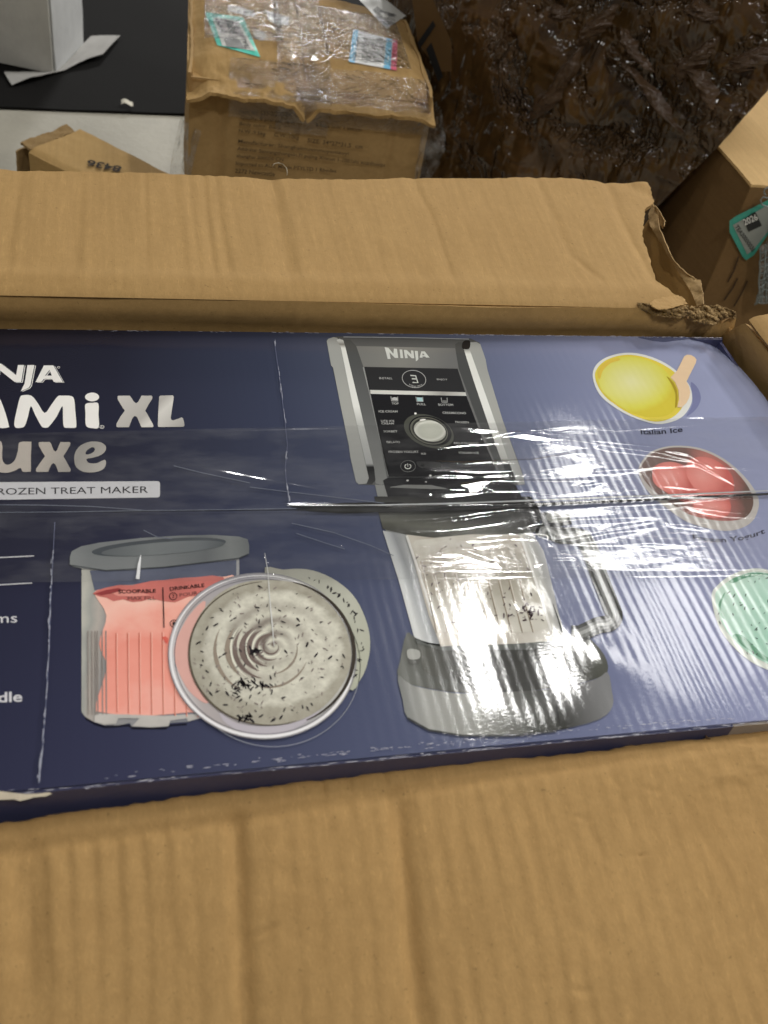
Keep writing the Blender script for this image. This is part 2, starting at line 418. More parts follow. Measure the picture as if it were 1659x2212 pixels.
# worn white edges of the box: short flecks of scuffed board
SCUFF = plain('scuffed_board', (164, 163, 172), .6)
def flecks(name, pts, n, size, wid, mat=SCUFF, parent=rb, z=.0016, jitter=.0012, dens=None):
    V = []; Fc = []; p = np.asarray(pts, float); s = np.linspace(0, 1, len(p))
    for _ in range(n):
        k = RNG.random()
        if dens is not None and RNG.random() > dens(k): continue
        c = np.array([np.interp(k, s, p[:, i]) for i in range(3)]); c2 = np.array([np.interp(min(k + .01, 1), s, p[:, i]) for i in range(3)])
        d = c2 - c; d /= np.linalg.norm(d) + 1e-9; q = np.array([-d[1], d[0], 0]); ln = size * RNG.uniform(.3, 1.6); wd = wid * RNG.uniform(.4, 1.4)
        c = c + q * RNG.normal() * jitter; o = len(V); ks = 6
        ring = [c + d * ln * .5 * math.cos(a) * RNG.uniform(.7, 1.2) + q * wd * .5 * math.sin(a) * RNG.uniform(.6, 1.3) for a in np.linspace(0, 2 * math.pi, ks, endpoint=False)]
        V += [(r[0], r[1], z + RNG.random() * .00003) for r in ring]; Fc.append(tuple(range(o, o + ks)))
    return part(name, V, Fc, mat, parent, stuff=True)
flecks('edge_scuffs', [(XL, -.0022, 0), (0, -.0022, 0)], 420, .0036, .0006, z=.0002, jitter=.0004, dens=lambda k: .25 + .75 * (k > .62) * 1.0)
fe = [tuple(P('S', *q)) for q in [(0, 1712), (300, 1672), (700, 1632), (1100, 1592), (1580, 1552)]]
flecks('edge_scuffs', fe, 200, .0030, .00038, z=.0011, jitter=.0009, dens=lambda k: .35 + .65 * (k > .4))
flecks('edge_scuffs', [(XL, YF - .0002, 0), (0, YF - .0002, 0)], 170, .005, .0004, z=.00012, jitter=.0004)
# torn board at the front left edge
TORN = plain('torn_board', (176, 166, 146), .85, .2, .0008, 300)
decal('torn_patch', 'L', [(-60, 228), (0, 228), (60, 235), (110, 240), (160, 238), (205, 233), (222, 238), (195, 250), (140, 255), (120, 262), (85, 270), (60, 262), (0, 265), (-60, 270)], TORN, rb, 12)
# the dark smear on the back edge
SM = ink('smear', (84, 90, 118)); decal('dark_smear', 'H', [(690, 128), (1040, 128), (1045, 140), (960, 155), (880, 166), (800, 160), (740, 148)], SM, rb, 1, smooth=4)

# ------ lettering at the left
WHITE = ink('white_ink', (222, 219, 213)); NAVY = ink('navy_ink', (33, 34, 48))
SILVER = ink_grad('silver_ink', 'F', (600, 400), (980, 570), [(0, (190, 186, 180)), (.5, (168, 164, 158)), (.62, (200, 197, 190)), (1, (150, 147, 142))])
SILVER2 = ink_grad('silver_ink_two', 'F', (-60, 640), (560, 780), [(0, (185, 175, 165)), (.5, (176, 168, 158)), (.75, (150, 146, 140)), (1, (175, 170, 162))])
BARK = ink('black_ink', (38, 36, 40)); PALE = ink('pale_ink', (196, 195, 197))
lg = decal('printed_bar', 'F', [(-90, 858), (835, 852), (843, 855), (846, 865), (846, 925), (843, 934), (835, 938), (-90, 952)], PALE, rb, 2)
text('printed_text', 'FROZEN TREAT MAKER', 'F', (-52, 925), (783, 914), (-52, 890), BARK, lg, 3, bold=.0)
Np = [(-60, 228), (5, 230), (85, 292), (95, 238), (127, 238), (112, 328), (78, 328), (-5, 262), (-15, 328), (-50, 328)]
Ip = [(-105, 230), (-75, 230), (-90, 328), (-122, 328)]
Jp = [(145, 238), (182, 238), (161, 345), (150, 360), (110, 377), (122, 352), (130, 335)]
Ap = [[(232, 240), (282, 240), (332, 328), (285, 328), (275, 312), (232, 312), (218, 328), (188, 328)], [(262, 264), (274, 294), (238, 294)]]
def off(l, dx, dy):
    return [[(a + dx, b + dy) for a, b in k] for k in l]
logo = None
for k, (dx, dy, mt_) in enumerate([(8, 3, WHITE), (4.5, 1, NAVY), (0, 0, WHITE)]):
    for L in ([Ip], [Np], [Jp], Ap):
        d_ = decal('printed_letter', 'F', off(L, dx, dy), mt_, logo or rb, 2 + k)
        if logo is None: logo = d_; d_.name = 'printed_logo'
stroke('printed_ring', 'F', ell(310, 250, 6, 5, n=16), 2.5, WHITE, logo, 2, closed=True)
name_ = decal('printed_name', 'F', smooth_loop([(75, 545), (90, 470), (105, 412), (120, 398), (165, 400), (200, 440), (236, 492), (270, 450), (305, 404), (330, 400), (375, 402), (392, 420), (398, 480), (404, 555), (396, 570), (360, 570), (338, 565), (333, 520), (330, 455), (300, 510), (262, 560), (248, 569), (228, 568), (215, 555), (185, 500), (163, 455), (148, 510), (132, 558), (115, 569), (85, 570)], 3), WHITE, rb, 2)
decal('printed_letter', 'F', smooth_loop([(-95, 400), (-40, 397), (-5, 410), (25, 480), (46, 555), (44, 568), (0, 570), (-18, 535), (-80, 530), (-95, 568), (-150, 568), (-120, 470)], 3), WHITE, name_, 2)
decal('printed_letter', 'F', smooth_loop([(452, 445), (490, 438), (520, 442), (521, 500), (522, 568), (490, 572), (462, 566), (452, 545), (452, 490)], 3), WHITE, name_, 2)
decal('printed_letter', 'F', ell(487, 407, 37, 23), WHITE, name_, 2)
stroke('printed_ring', 'F', ell(539, 566, 11, 8, n=18), 2.5, WHITE, name_, 2, closed=True)
text('printed_text', 'R', 'F', (535, 571), (543, 571), (535, 561), WHITE, name_, 2)
decal('printed_letter', 'F', [(622, 403), (628, 400), (686, 400), (695, 412), (705, 428), (714, 437), (722, 439), (730, 434), (738, 420), (748, 400), (800, 400), (806, 406), (804, 418), (785, 448), (768, 480), (785, 508), (808, 550), (812, 562), (806, 567), (748, 567), (738, 545), (728, 520), (720, 510), (713, 508), (706, 512), (698, 525), (682, 567), (620, 567), (615, 561), (616, 548), (636, 512), (660, 480), (640, 450), (622, 418)], SILVER, name_, 2)
decal('printed_letter', 'F', [(842, 404), (848, 400), (914, 398), (918, 403), (917, 425), (908, 480), (903, 518), (906, 528), (916, 531), (930, 526), (960, 515), (967, 518), (972, 535), (976, 556), (972, 564), (960, 565), (840, 566), (835, 561), (836, 500)], SILVER, name_, 2)
nm2 = decal('printed_name', 'F', smooth_loop([(-50, 645), (8, 645), (12, 735), (32, 764), (58, 760), (80, 738), (95, 690), (103, 647), (160, 644), (166, 650), (163, 720), (163, 795), (155, 802), (120, 802), (108, 782), (70, 800), (30, 808), (-20, 800), (-50, 770)], 3), SILVER2, rb, 2)
decal('printed_letter', 'F', [(205, 648), (210, 645), (264, 645), (272, 660), (282, 685), (292, 696), (302, 688), (312, 662), (320, 645), (368, 645), (373, 650), (370, 664), (352, 694), (335, 720), (352, 750), (373, 788), (374, 798), (368, 803), (308, 803), (300, 780), (292, 763), (283, 756), (272, 764), (262, 785), (255, 803), (194, 803), (190, 798), (192, 785), (215, 752), (238, 720), (222, 695), (205, 664)], SILVER2, nm2, 2)
decal('printed_letter', 'F', [smooth_loop([(393, 745), (398, 700), (428, 662), (480, 643), (530, 646), (558, 665), (558, 690), (535, 713), (492, 728), (462, 733), (458, 742), (472, 756), (510, 757), (550, 740), (560, 748), (556, 775), (535, 795), (490, 806), (440, 802), (405, 780)], 3), smooth_loop([(452, 708), (462, 687), (490, 672), (502, 684), (492, 700), (470, 710)], 3)], SILVER2, nm2, 2)
stroke('printed_line', 'O', [(-60, 423), (257, 407)], 8, PALE, rb, 2)
stroke('printed_line', 'O', [(-60, 629), (242, 612)], 8, PALE, rb, 2)
text('printed_text', 'ms', 'O', (-38, 916), (130, 911), (-38, 867), PALE, rb, 2)
text('printed_text', 'dle', 'I', (-8, 849), (94, 845), (-8, 805), PALE, rb, 2, bold=.018)

# ------ the appliance printed on the box
mc = decal('printed_machine', 'G', [(190, 130), (230, 112), (330, 105), (1140, 122), (1200, 150), (1250, 330), (1345, 640), (1480, 1000), (1500, 1088), (1440, 1092), (600, 1060), (560, 1092), (400, 1086), (380, 1060), (343, 900), (338, 830), (228, 310), (205, 220)], ink('print_grey_dark', (84, 85, 84)), rb, 2)
G_FACE = ink_grad('print_face', 'G', (400, 180), (1000, 320), [(0, (112, 112, 108)), (.5, (124, 123, 117)), (1, (104, 104, 102))])
decal('printed_face', 'G', [(385, 172), (1038, 186), (1062, 322), (1200, 700), (1340, 1035), (600, 1032), (432, 310)], G_FACE, mc, 3)
stroke('printed_highlight', 'G', [(300, 112), (700, 116), (1130, 126)], 5, ink('print_line', (165, 168, 172)), mc, 3)
DARKP = ink('print_panel', (42, 42, 43)); BLK = ink('print_black', (28, 28, 30)); LITE = ink('print_lite', (196, 197, 190)); MID = ink('print_mid', (110, 111, 108))
decal('printed_display', 'G', [(437, 309), (1055, 322), (1105, 476), (470, 462)], DARKP, mc, 4)
decal('printed_strip', 'G', [(470, 462), (1106, 477), (1113, 502), (478, 488)], ink_grad('print_strip', 'G', (470, 470), (1110, 490), [(0, (196, 196, 188)), (.5, (205, 204, 196)), (.75, (150, 148, 142)), (1, (190, 188, 182))]), mc, 4)
decal('printed_panel', 'G', [(478, 488), (1113, 502), (1210, 760), (1318, 1000), (1325, 1035), (600, 1035), (580, 960)], BLK, mc, 4)
stroke('printed_bevel', 'G', [(432, 312), (480, 505), (600, 1030)], 10, ink('print_bevel', (140, 141, 138)), mc, 4)
RAIL = ink_grad('print_rail', 'G', (200, 200), (430, 1080), [(0, (150, 151, 146)), (.5, (156, 156, 150)), (1, (142, 143, 140))])
decal('printed_rail', 'G', [(190, 140), (200, 124), (235, 113), (260, 118), (275, 150), (360, 560), (455, 990), (470, 1050), (452, 1082), (402, 1086), (384, 1070), (345, 905), (336, 830), (282, 570), (232, 315), (218, 300)], RAIL, mc, 3)
CHR = ink_grad('print_chrome', 'G', (280, 140), (490, 1080), [(0, (190, 190, 184)), (.03, (120, 118, 112)), (.06, (212, 212, 205)), (.5, (214, 214, 208)), (.62, (176, 177, 172)), (.88, (150, 151, 149)), (.90, (32, 32, 32)), (1, (44, 44, 44))])
decal('printed_chrome', 'G', [(255, 132), (272, 124), (298, 132), (312, 175), (405, 560), (504, 985), (512, 1060), (490, 1085), (452, 1083), (468, 1045), (462, 1010), (360, 560), (282, 178)], CHR, mc, 4)
decal('printed_shade', 'G', [(298, 130), (345, 130), (385, 172), (432, 310), (500, 600), (590, 1050), (580, 1078), (552, 1090), (512, 1080), (504, 985), (405, 560), (314, 180)], ink_grad('print_shade', 'G', (320, 200), (560, 1080), [(0, (74, 75, 74)), (.5, (92, 93, 92)), (1, (118, 119, 116))]), mc, 3)
decal('printed_rail', 'G', [(1138, 148), (1180, 145), (1205, 160), (1240, 260), (1252, 330), (1352, 660), (1490, 1040), (1500, 1085), (1455, 1090), (1402, 960), (1310, 700), (1200, 380), (1132, 190)], RAIL, mc, 3)
decal('printed_chrome', 'G', [(1093, 185), (1132, 188), (1200, 380), (1312, 700), (1402, 960), (1442, 1060), (1420, 1070), (1380, 1030), (1262, 700), (1160, 400)], ink_grad('print_chrome_two', 'G', (1110, 190), (1430, 1060), [(0, (120, 120, 115)), (.05, (214, 214, 206)), (.5, (216, 216, 210)), (.85, (170, 170, 165)), (.9, (40, 40, 40)), (1, (40, 40, 40))]), mc, 4)
decal('printed_cap', 'G', smooth_loop([(1084, 180), (1088, 148), (1110, 134), (1138, 142), (1132, 188), (1100, 192)], 3), BLK, mc, 5)
decal('printed_shade', 'G', [(1038, 160), (1060, 146), (1085, 148), (1093, 190), (1160, 400), (1262, 700), (1385, 1035), (1330, 1010), (1200, 690), (1062, 322)], ink('print_shade_two', (72, 73, 72)), mc, 3)
# logo and lettering on the control panel
lg2 = decal('printed_logo', 'N', [(252, 122), (292, 128), (345, 192), (350, 136), (382, 140), (396, 236), (362, 236), (303, 176), (316, 246), (285, 246)], LITE, mc, 5)
for L in ([[(410, 145), (438, 147), (449, 237), (420, 237)]], [[(455, 150), (486, 152), (535, 198), (530, 156), (556, 158), (566, 239), (538, 239), (489, 190), (496, 238), (468, 238)]], [[(570, 160), (603, 162), (609, 248), (600, 260), (583, 271), (581, 245)]], [[(640, 166), (676, 166), (728, 232), (690, 232), (680, 220), (650, 220), (655, 232), (622, 232)], [(656, 182), (676, 206), (650, 206)]]):
    decal('printed_letter', 'N', L, LITE, lg2, 5)
INKT = ink('print_caption', (170, 170, 166))
for s, a, b, c_ in [('INSTALL', (197, 460), (335, 461), (194, 438)), ('ENJOY', (808, 475), (920, 477), (803, 453)), ('TOP', (330, 727), (403, 728), (326, 706)), ('FULL', (597, 734), (690, 736), (592, 712)),
                   ('BOTTOM', (823, 741), (980, 743), (817, 718)), ('ICE CREAM', (192, 811), (392, 813), (187, 788)), ('CREAMICCINO', (868, 826), (1115, 831), (862, 803)), ('LITE ICE', (217, 913), (358, 914), (212, 891)),
                   ('CREAM', (222, 938), (352, 939), (217, 918)), ('FROZEN', (1004, 923), (1145, 926), (998, 903)), ('SORBET', (244, 1022), (388, 1023), (239, 1000)), ('GELATO', (272, 1136), (418, 1137), (267, 1113)),
                   ('MILKSHAKE', (988, 1146), (1245, 1150), (983, 1124)), ('FROZEN YOGURT', (297, 1239), (615, 1240), (292, 1216)), ('ITALIAN ICE', (1042, 1248), (1250, 1251), (1037, 1226)), ('MIX-IN', (640, 1258), (690, 1259), (636, 1238))]:
    text('printed_caption', s, 'N', a, b, c_, INKT, mc, 5, bold=.012)
text('printed_caption', 'MINUTES', 'N', (517, 528), (655, 532), (512, 506), INKT, mc, 5, sag=20)
stroke('printed_digit', 'N', [[(525, 420), (580, 424), (604, 497), (548, 494)], [(540, 455), (592, 458)]], 13, LITE, mc, 5)
stroke('printed_ring', 'N', ell(563, 458, 126, 90, 12, n=40), 6, INKT, mc, 5, closed=True)
for (x, y, wd) in [(318, 642, 78), (583, 647, 78), (850, 655, 68)]:
    cup = stroke('printed_cup', 'N', [(x, y), (x + 8, y + 48), (x + wd - 2, y + 50), (x + wd - 6, y + 2)], 6, INKT, mc, 5)
    if x == 583: decal('printed_fill', 'N', [(x + 8, y + 6), (x + wd - 12, y + 8), (x + wd - 4, y + 46), (x + 14, y + 44)], ink('print_cyan', (160, 190, 190)), cup, 6)
    if x == 318: decal('printed_fill', 'N', [(x + 10, y + 18), (x + 34, y + 8), (x + wd - 10, y + 12), (x + wd - 6, y + 44), (x + 14, y + 42)], INKT, cup, 6)
    if x == 850: decal('printed_fill', 'N', [(x + 14, y + 28), (x + wd - 10, y + 30), (x + wd - 6, y + 44), (x + 16, y + 42)], MID, cup, 6)
dl = decal('printed_dial', 'N', ell(720, 1010, 275, 165, 20), ink('print_dial', (72, 73, 66)), mc, 5)
decal('printed_ring', 'N', ell(735, 1005, 232, 150, 18), BLK, dl, 6)
decal('printed_ring', 'N', ell(722, 1005, 205, 138, 18), ink('print_dial_ring', (96, 96, 86)), dl, 7)
decal('printed_ring', 'N', ell(728, 1004, 190, 128, 18), ink('print_dial_edge', (48, 48, 45)), dl, 8)
decal('printed_knob', 'N', ell(730, 1005, 172, 112, 14), ink_radial('print_knob', 'N', (730, 1005), 172, 112, [(0, (186, 187, 174)), (.7, (178, 179, 166)), (.9, (200, 200, 190)), (1, (160, 160, 148))], off=(0, 10)), dl, 9)
decal('printed_highlight', 'N', ell(655, 890, 34, 9, -8, 20), WHITE, dl, 10)
decal('printed_dot', 'N', ell(578, 823, 13, 11, n=16), WHITE, mc, 6)
for (x, y, r_) in [(655, 1372, 9), (735, 1480, 11), (495, 1532, 10), (690, 1545, 7)]:
    decal('printed_dot', 'N', ell(x, y, r_ * 1.3, r_, n=12), INKT, mc, 5)
stroke('printed_ring', 'N', ell(500, 1380, 78, 60, n=36), 5, MID, mc, 5, closed=True)
pw = stroke('printed_power_sign', 'N', ell(498, 1382, 32, 25, 0, 24, -60, 240), 8, LITE, mc, 5)
stroke('printed_stem', 'N', [(494, 1352), (500, 1384)], 7, LITE, pw, 6)
decal('printed_pill', 'N', smooth_loop([(590, 1350), (615, 1328), (820, 1335), (850, 1365), (820, 1400), (640, 1400)], 4), ink('print_pill', (50, 50, 50)), mc, 5)
text('printed_caption', 'HOLD 3s', 'N', (775, 1438), (915, 1440), (772, 1420), MID, mc, 5)
# neck, jar, handle and foot of the printed appliance
decal('printed_neck', 'G', [(508, 1088), (560, 1092), (600, 1058), (680, 1300), (690, 1440), (590, 1440)], ink('print_neck', (126, 127, 124)), mc, 3)
decal('printed_collar', 'G', [(562, 1060), (600, 1040), (1340, 1036), (1440, 1092), (1500, 1210), (1560, 1300), (1500, 1330), (700, 1340), (610, 1230)], BLK, mc, 4)
stroke('printed_highlight', 'G', [(610, 1105), (700, 1100), (880, 1104), (980, 1115)], [4, 22, 26, 6], MID, mc, 5)
decal('printed_collar', 'J', [(80, 60), (1000, 60), (1060, 150), (1050, 265), (940, 285), (640, 282), (430, 305), (270, 285), (130, 250)], ink_grad('print_collar', 'J', (500, 80), (500, 300), [(0, (30, 30, 30)), (.5, (62, 62, 58)), (.8, (92, 92, 84)), (1, (70, 70, 64))], (40, .3)), mc, 5)
decal('printed_column', 'J', [(130, 262), (270, 282), (330, 470), (400, 700), (470, 940), (390, 925), (316, 895), (225, 560)], ink_grad('print_column', 'J', (150, 400), (320, 380), [(0, (196, 197, 194)), (.3, (168, 170, 170)), (.5, (135, 137, 138)), (1, (160, 161, 158))]), mc, 4)
CREAM_R = (900, 500)
jar = decal('printed_jar', 'J', [(268, 284), (430, 303), (640, 282), (940, 284), (1000, 262), (1075, 380), (1120, 560), (1180, 820), (1198, 905), (900, 925), (470, 940), (400, 760)], ink_grad('print_jar', 'J', (280, 500), (1150, 500), [(0, (196, 190, 178)), (.2, (168, 160, 146)), (.6, (176, 170, 158)), (.8, (200, 196, 186)), (.9, (150, 150, 146)), (1, (176, 176, 178))]), mc, 6)
decal('printed_cream', 'J', smooth_loop([(295, 350), (430, 308), (640, 288), (900, 290), (950, 310), (985, 450), (1050, 650), (1100, 830), (800, 862), (470, 850), (390, 640)], 3), ink_grad('print_cream', 'J', (400, 320), (700, 850), [(0, (190, 186, 174)), (.25, (164, 156, 142)), (.5, (146, 140, 126)), (1, (190, 186, 174))], (70, .5)), jar, 7)
ribs = [[(350 + k * 62, 440 + 10 * (k % 3)), (395 + k * 62, 640), (445 + k * 63, 860)] for k in range(10)]
stroke('printed_ribs', 'J', ribs, 6, ink('print_rib', (140, 128, 112)), jar, 8)
stroke('printed_ribs', 'J', [[(a + 8, b) for a, b in r] for r in ribs], 5, ink('print_rib_lite', (196, 190, 178)), jar, 8)
stroke('printed_glass_edge', 'J', [(940, 290), (1010, 500), (1120, 850)], 14, ink('print_glass', (214, 212, 206)), jar, 8)
stroke('printed_glass_edge', 'J', [(270, 290), (340, 500), (420, 760)], 14, ink('print_glass_two', (206, 204, 198)), jar, 8)
V = []; Fc = []
def specks(name, fr, region, n, size, mat, parent, layer, aspect=1.8):
    V = []; Fc = []
    for _ in range(n):
        x, y = region(); a = RNG.uniform(0, math.pi); s = size * RNG.uniform(.4, 1.5); k = 7; o = len(V)
        for q in np.linspace(0, 2 * math.pi, k, endpoint=False):
            r_ = RNG.uniform(.7, 1.15); px = s * aspect * math.cos(q) * r_; py = s * .55 * math.sin(q) * r_
            V.append(P(fr, x + px * math.cos(a) - py * math.sin(a), y + px * math.sin(a) + py * math.cos(a), layer * LAY))
        Fc.append(tuple(range(o + k - 1, o - 1, -1)))
    return part(name, V, Fc, mat, parent, stuff=True)
CHOC = ink('print_chocolate', (74, 58, 62)); CHOC2 = ink('print_chocolate_dark', (44, 40, 44))
specks('printed_flakes', 'J', lambda: (lambda y: (RNG.uniform(300 + (y - 300) * .25, 930 + (y - 300) * .3), y))(RNG.uniform(310, 820)), 90, 6, CHOC, jar, 9)
specks('printed_flakes', 'J', lambda: (RNG.normal(980, 40), RNG.normal(735, 30)), 30, 8, CHOC, jar, 9)
# handle
H_D = ink('print_handle_dark', (46, 47, 43)); H_L = ink('print_handle_lite', (104, 105, 102)); H_W = ink('print_handle_pale', (150, 151, 148))
hp = smooth_loop([(1070, 295), (1180, 290), (1290, 300), (1340, 360), (1400, 520), (1470, 700), (1490, 760), (1470, 800), (1400, 815), (1200, 835)], 5)[:-5]
hd = stroke('printed_handle', 'J', hp, 100, H_D, mc, 5)
stroke('printed_handle_core', 'J', hp, 58, H_L, hd, 6); stroke('printed_handle_shine', 'J', hp, 20, H_W, hd, 7)
ld = decal('printed_lid_tab', 'J', [(1050, 160), (1080, 150), (1215, 152), (1228, 165), (1242, 222), (1150, 240), (1068, 232)], BLK, mc, 7)
decal('printed_badge', 'J', ell(1152, 182, 66, 34, 4), ink('print_badge', (128, 129, 122)), ld, 8)
text('printed_caption', 'CREAMi', 'J', (1105, 190), (1195, 190), (1105, 174), MID, ld, 9)
decal('printed_jar_foot', 'J', [(316, 895), (390, 925), (470, 940), (900, 925), (1198, 905), (1200, 935), (1000, 960), (480, 965), (330, 925)], ink('print_foot_line', (80, 82, 78)), mc, 7)
fb = decal('printed_base', 'J', smooth_loop([(270, 862), (330, 895), (480, 930), (900, 930), (1195, 900), (1320, 880), (1430, 990), (1450, 1090), (1380, 1130), (1150, 1185), (650, 1218), (300, 1166), (218, 1110), (230, 1030)], 3), ink_grad('print_base', 'J', (250, 1000), (1400, 1000), [(0, (104, 105, 100)), (.12, (84, 85, 80)), (.4, (44, 44, 40)), (.8, (36, 36, 32)), (1, (80, 81, 74))]), mc, 4)
decal('printed_column_foot', 'J', [(330, 925), (480, 965), (1000, 960), (1200, 935), (1180, 1080), (1000, 1150), (650, 1170), (400, 1110), (360, 1070)], ink_grad('print_column_foot', 'J', (340, 1000), (1150, 1000), [(0, (88, 88, 82)), (.3, (50, 50, 46)), (.8, (44, 44, 40)), (1, (64, 64, 58))]), fb, 5)
bt = decal('printed_button', 'J', [(272, 965), (335, 962), (350, 1010), (340, 1045), (300, 1050), (278, 1040)], ink('print_button_side', (88, 88, 84)), fb, 6)
decal('printed_button_top', 'J', smooth_loop([(272, 965), (300, 955), (345, 968), (345, 1010), (300, 1018), (276, 1005)], 3), ink('print_button', (158, 158, 152)), bt, 7)
decal('printed_base_front', 'J', smooth_loop([(218, 1112), (300, 1168), (480, 1205), (650, 1218), (1150, 1188), (1380, 1133), (1450, 1092), (1475, 1200), (1480, 1290), (1400, 1370), (1150, 1435), (900, 1462), (600, 1462), (400, 1430), (275, 1360), (245, 1250)], 3), ink_grad('print_base_front', 'J', (230, 1250), (1450, 1250), [(0, (118, 119, 116)), (.12, (150, 150, 145)), (.35, (130, 130, 124)), (.6, (60, 61, 56)), (.75, (48, 48, 44)), (1, (120, 120, 120))]), fb, 6)
stroke('printed_base_edge', 'J', [(275, 1362), (400, 1432), (600, 1465), (900, 1466), (1150, 1438)], 12, ink('print_base_edge', (62, 63, 64)), fb, 7)
#==PINT

# ------ the tub and the round dish printed beside it
pt_ = decal('printed_tub', 'I', [(345, 280), (700, 262), (1012, 238), (1012, 320), (930, 890), (900, 900), (845, 915), (795, 930), (720, 935), (712, 950), (640, 955), (556, 950), (550, 935), (500, 945), (440, 945), (400, 932), (360, 908), (345, 888)], ink_grad('print_tub', 'I', (345, 500), (1000, 500), [(0, (176, 174, 164)), (.06, (150, 150, 144)), (.1, (168, 160, 152)), (.16, (140, 138, 136)), (.8, (120, 122, 130)), (1, (150, 150, 150))], (50, .12)), rb, 2)
decal('printed_tub_air', 'I', [(380, 290), (700, 275), (1000, 245), (1000, 330), (930, 312), (700, 340), (500, 352), (400, 375)], ink('print_tub_air', (86, 90, 106), mottle=.3), pt_, 3)
PINK = ink_grad('print_pink', 'I', (400, 400), (560, 900), [(0, (230, 184, 168)), (.25, (228, 168, 152)), (.5, (222, 142, 126)), (.8, (226, 150, 134)), (1, (228, 164, 150))], (36, .8))
decal('printed_sorbet', 'I', smooth_loop([(400, 385), (470, 365), (700, 340), (930, 318), (1000, 345), (960, 700), (925, 880), (800, 890), (600, 905), (430, 890), (405, 860), (450, 700), (420, 600), (450, 480)], 4), PINK, pt_, 4)
decal('printed_sorbet_top', 'I', [(392, 388), (410, 374), (450, 362), (500, 352), (560, 352), (640, 334), (700, 330), (760, 322), (830, 318), (900, 311), (945, 318), (960, 345), (900, 360), (860, 395), (800, 400), (740, 425), (690, 420), (640, 408), (600, 420), (560, 424), (520, 412), (480, 420), (450, 405), (420, 400)], ink('print_sorbet_dark', (188, 108, 100), mottle=.25), pt_, 5)
decal('printed_sorbet_gap', 'I', [(400, 388), (450, 372), (500, 364), (520, 372), (480, 385), (430, 395)], ink('print_sorbet_deep', (140, 62, 62), mottle=.3), pt_, 6)
decal('printed_sorbet_rim', 'I', [(470, 385), (520, 376), (600, 385), (640, 395), (560, 400), (500, 398)], ink('print_sorbet_mid', (214, 140, 128), mottle=.2), pt_, 6)
stroke('printed_ribs', 'I', [[(490 + k * 49, 555 - k), (492 + k * 49, 720), (495 + k * 49, 890 + 3 * k)] for k in range(8)], 3.5, ink('print_pink_rib', (196, 112, 94)), pt_, 6)
stroke('printed_ribs', 'I', [[(492 + k * 49 + 4, 555 - k), (496 + k * 49, 720), (499 + k * 49, 890 + 3 * k)] for k in range(8)], 2.5, ink('print_pink_rib_lite', (238, 186, 170)), pt_, 6)
stroke('printed_ribs', 'I', [[(x, 545), (x + 1, 720), (x + 2, 900)] for x in (372, 388, 402, 412, 432, 448)], 5, ink('print_tub_rib', (134, 126, 120), mottle=.4), pt_, 6)
decal('printed_tub_foot', 'I', [(400, 905), (420, 895), (700, 905), (900, 892), (920, 895), (900, 902), (845, 915), (795, 928), (790, 915), (720, 925), (712, 948), (640, 953), (560, 948), (590, 915), (500, 915), (490, 938), (440, 942), (400, 930)], ink('print_tub_foot', (176, 172, 166), mottle=.25), pt_, 5)
stroke('printed_shadow', 'I', [(362, 915), (402, 940), (445, 953), (545, 945), (560, 958), (700, 958), (720, 945), (790, 940)], 8, ink('print_tub_shadow', (26, 26, 36)), pt_, 1)
decal('printed_drip', 'I', [(685, 572), (700, 568), (712, 578), (708, 600), (698, 592)], ink('print_drip', (206, 96, 84)), pt_, 7)
text('printed_text', 'SCOOPABLE', 'O', (895, 692), (1178, 684), (893, 664), BLK, pt_, 8, bold=.012)
text('printed_text', 'MAX FILL', 'O', (967, 741), (1178, 738), (965, 714), ink('print_brown', (96, 62, 58)), pt_, 8)
text('printed_text', 'DRINKABLE', 'O', (1284, 670), (1545, 641), (1281, 643), BLK, pt_, 8, bold=.012)
text('printed_text', 'POUR-IN', 'O', (1358, 716), (1560, 690), (1356, 690), ink('print_brown_two', (96, 62, 58)), pt_, 8)
stroke('printed_line', 'O', [(1230, 645), (1240, 948)], 8, BLK, pt_, 8)
for (d_, x, y) in (('2', 1308, 712), ('1', 1314, 918)):
    stroke('printed_ring', 'O', ell(x, y, 28, 27, n=32), 5, BLK, pt_, 8, closed=True)
    text('printed_text', d_, 'O', (x - 9, y + 13), (x + 9, y + 13), (x - 9, y - 13), BLK, pt_, 8)
text('printed_text', 'FRE', 'O', (1362, 922), (1445, 916), (1360, 894), ink('print_pink_text', (196, 150, 140)), pt_, 8)
ldm = decal('printed_lid', 'I', [(295, 262), (296, 230), (304, 208), (345, 187), (420, 172), (600, 152), (760, 142), (900, 139), (1010, 146), (1048, 158), (1054, 185), (1054, 218), (1015, 238), (900, 254), (700, 276), (560, 287), (450, 291), (345, 281), (308, 272)], ink_grad('print_lid', 'I', (300, 230), (1050, 200), [(0, (128, 131, 130)), (.1, (116, 119, 119)), (.4, (122, 125, 125)), (.75, (100, 103, 104)), (.9, (118, 121, 120)), (1, (104, 107, 107))]), pt_, 6)
decal('printed_lid_well', 'I', ell(672, 190, 285, 33, -4.5), ink('print_lid_dark', (74, 78, 82)), ldm, 7)
decal('printed_lid_disc', 'I', ell(690, 196, 262, 26, -4.5), ink_grad('print_lid_disc', 'I', (430, 200), (950, 180), [(0, (92, 96, 98)), (.4, (116, 120, 120)), (.8, (104, 108, 110)), (1, (84, 88, 90))]), ldm, 8)
stroke('printed_lid_edge', 'I', [(304, 268), (450, 290), (700, 275), (1010, 238), (1050, 220)], 4, ink('print_lid_edge', (62, 65, 68)), ldm, 7)
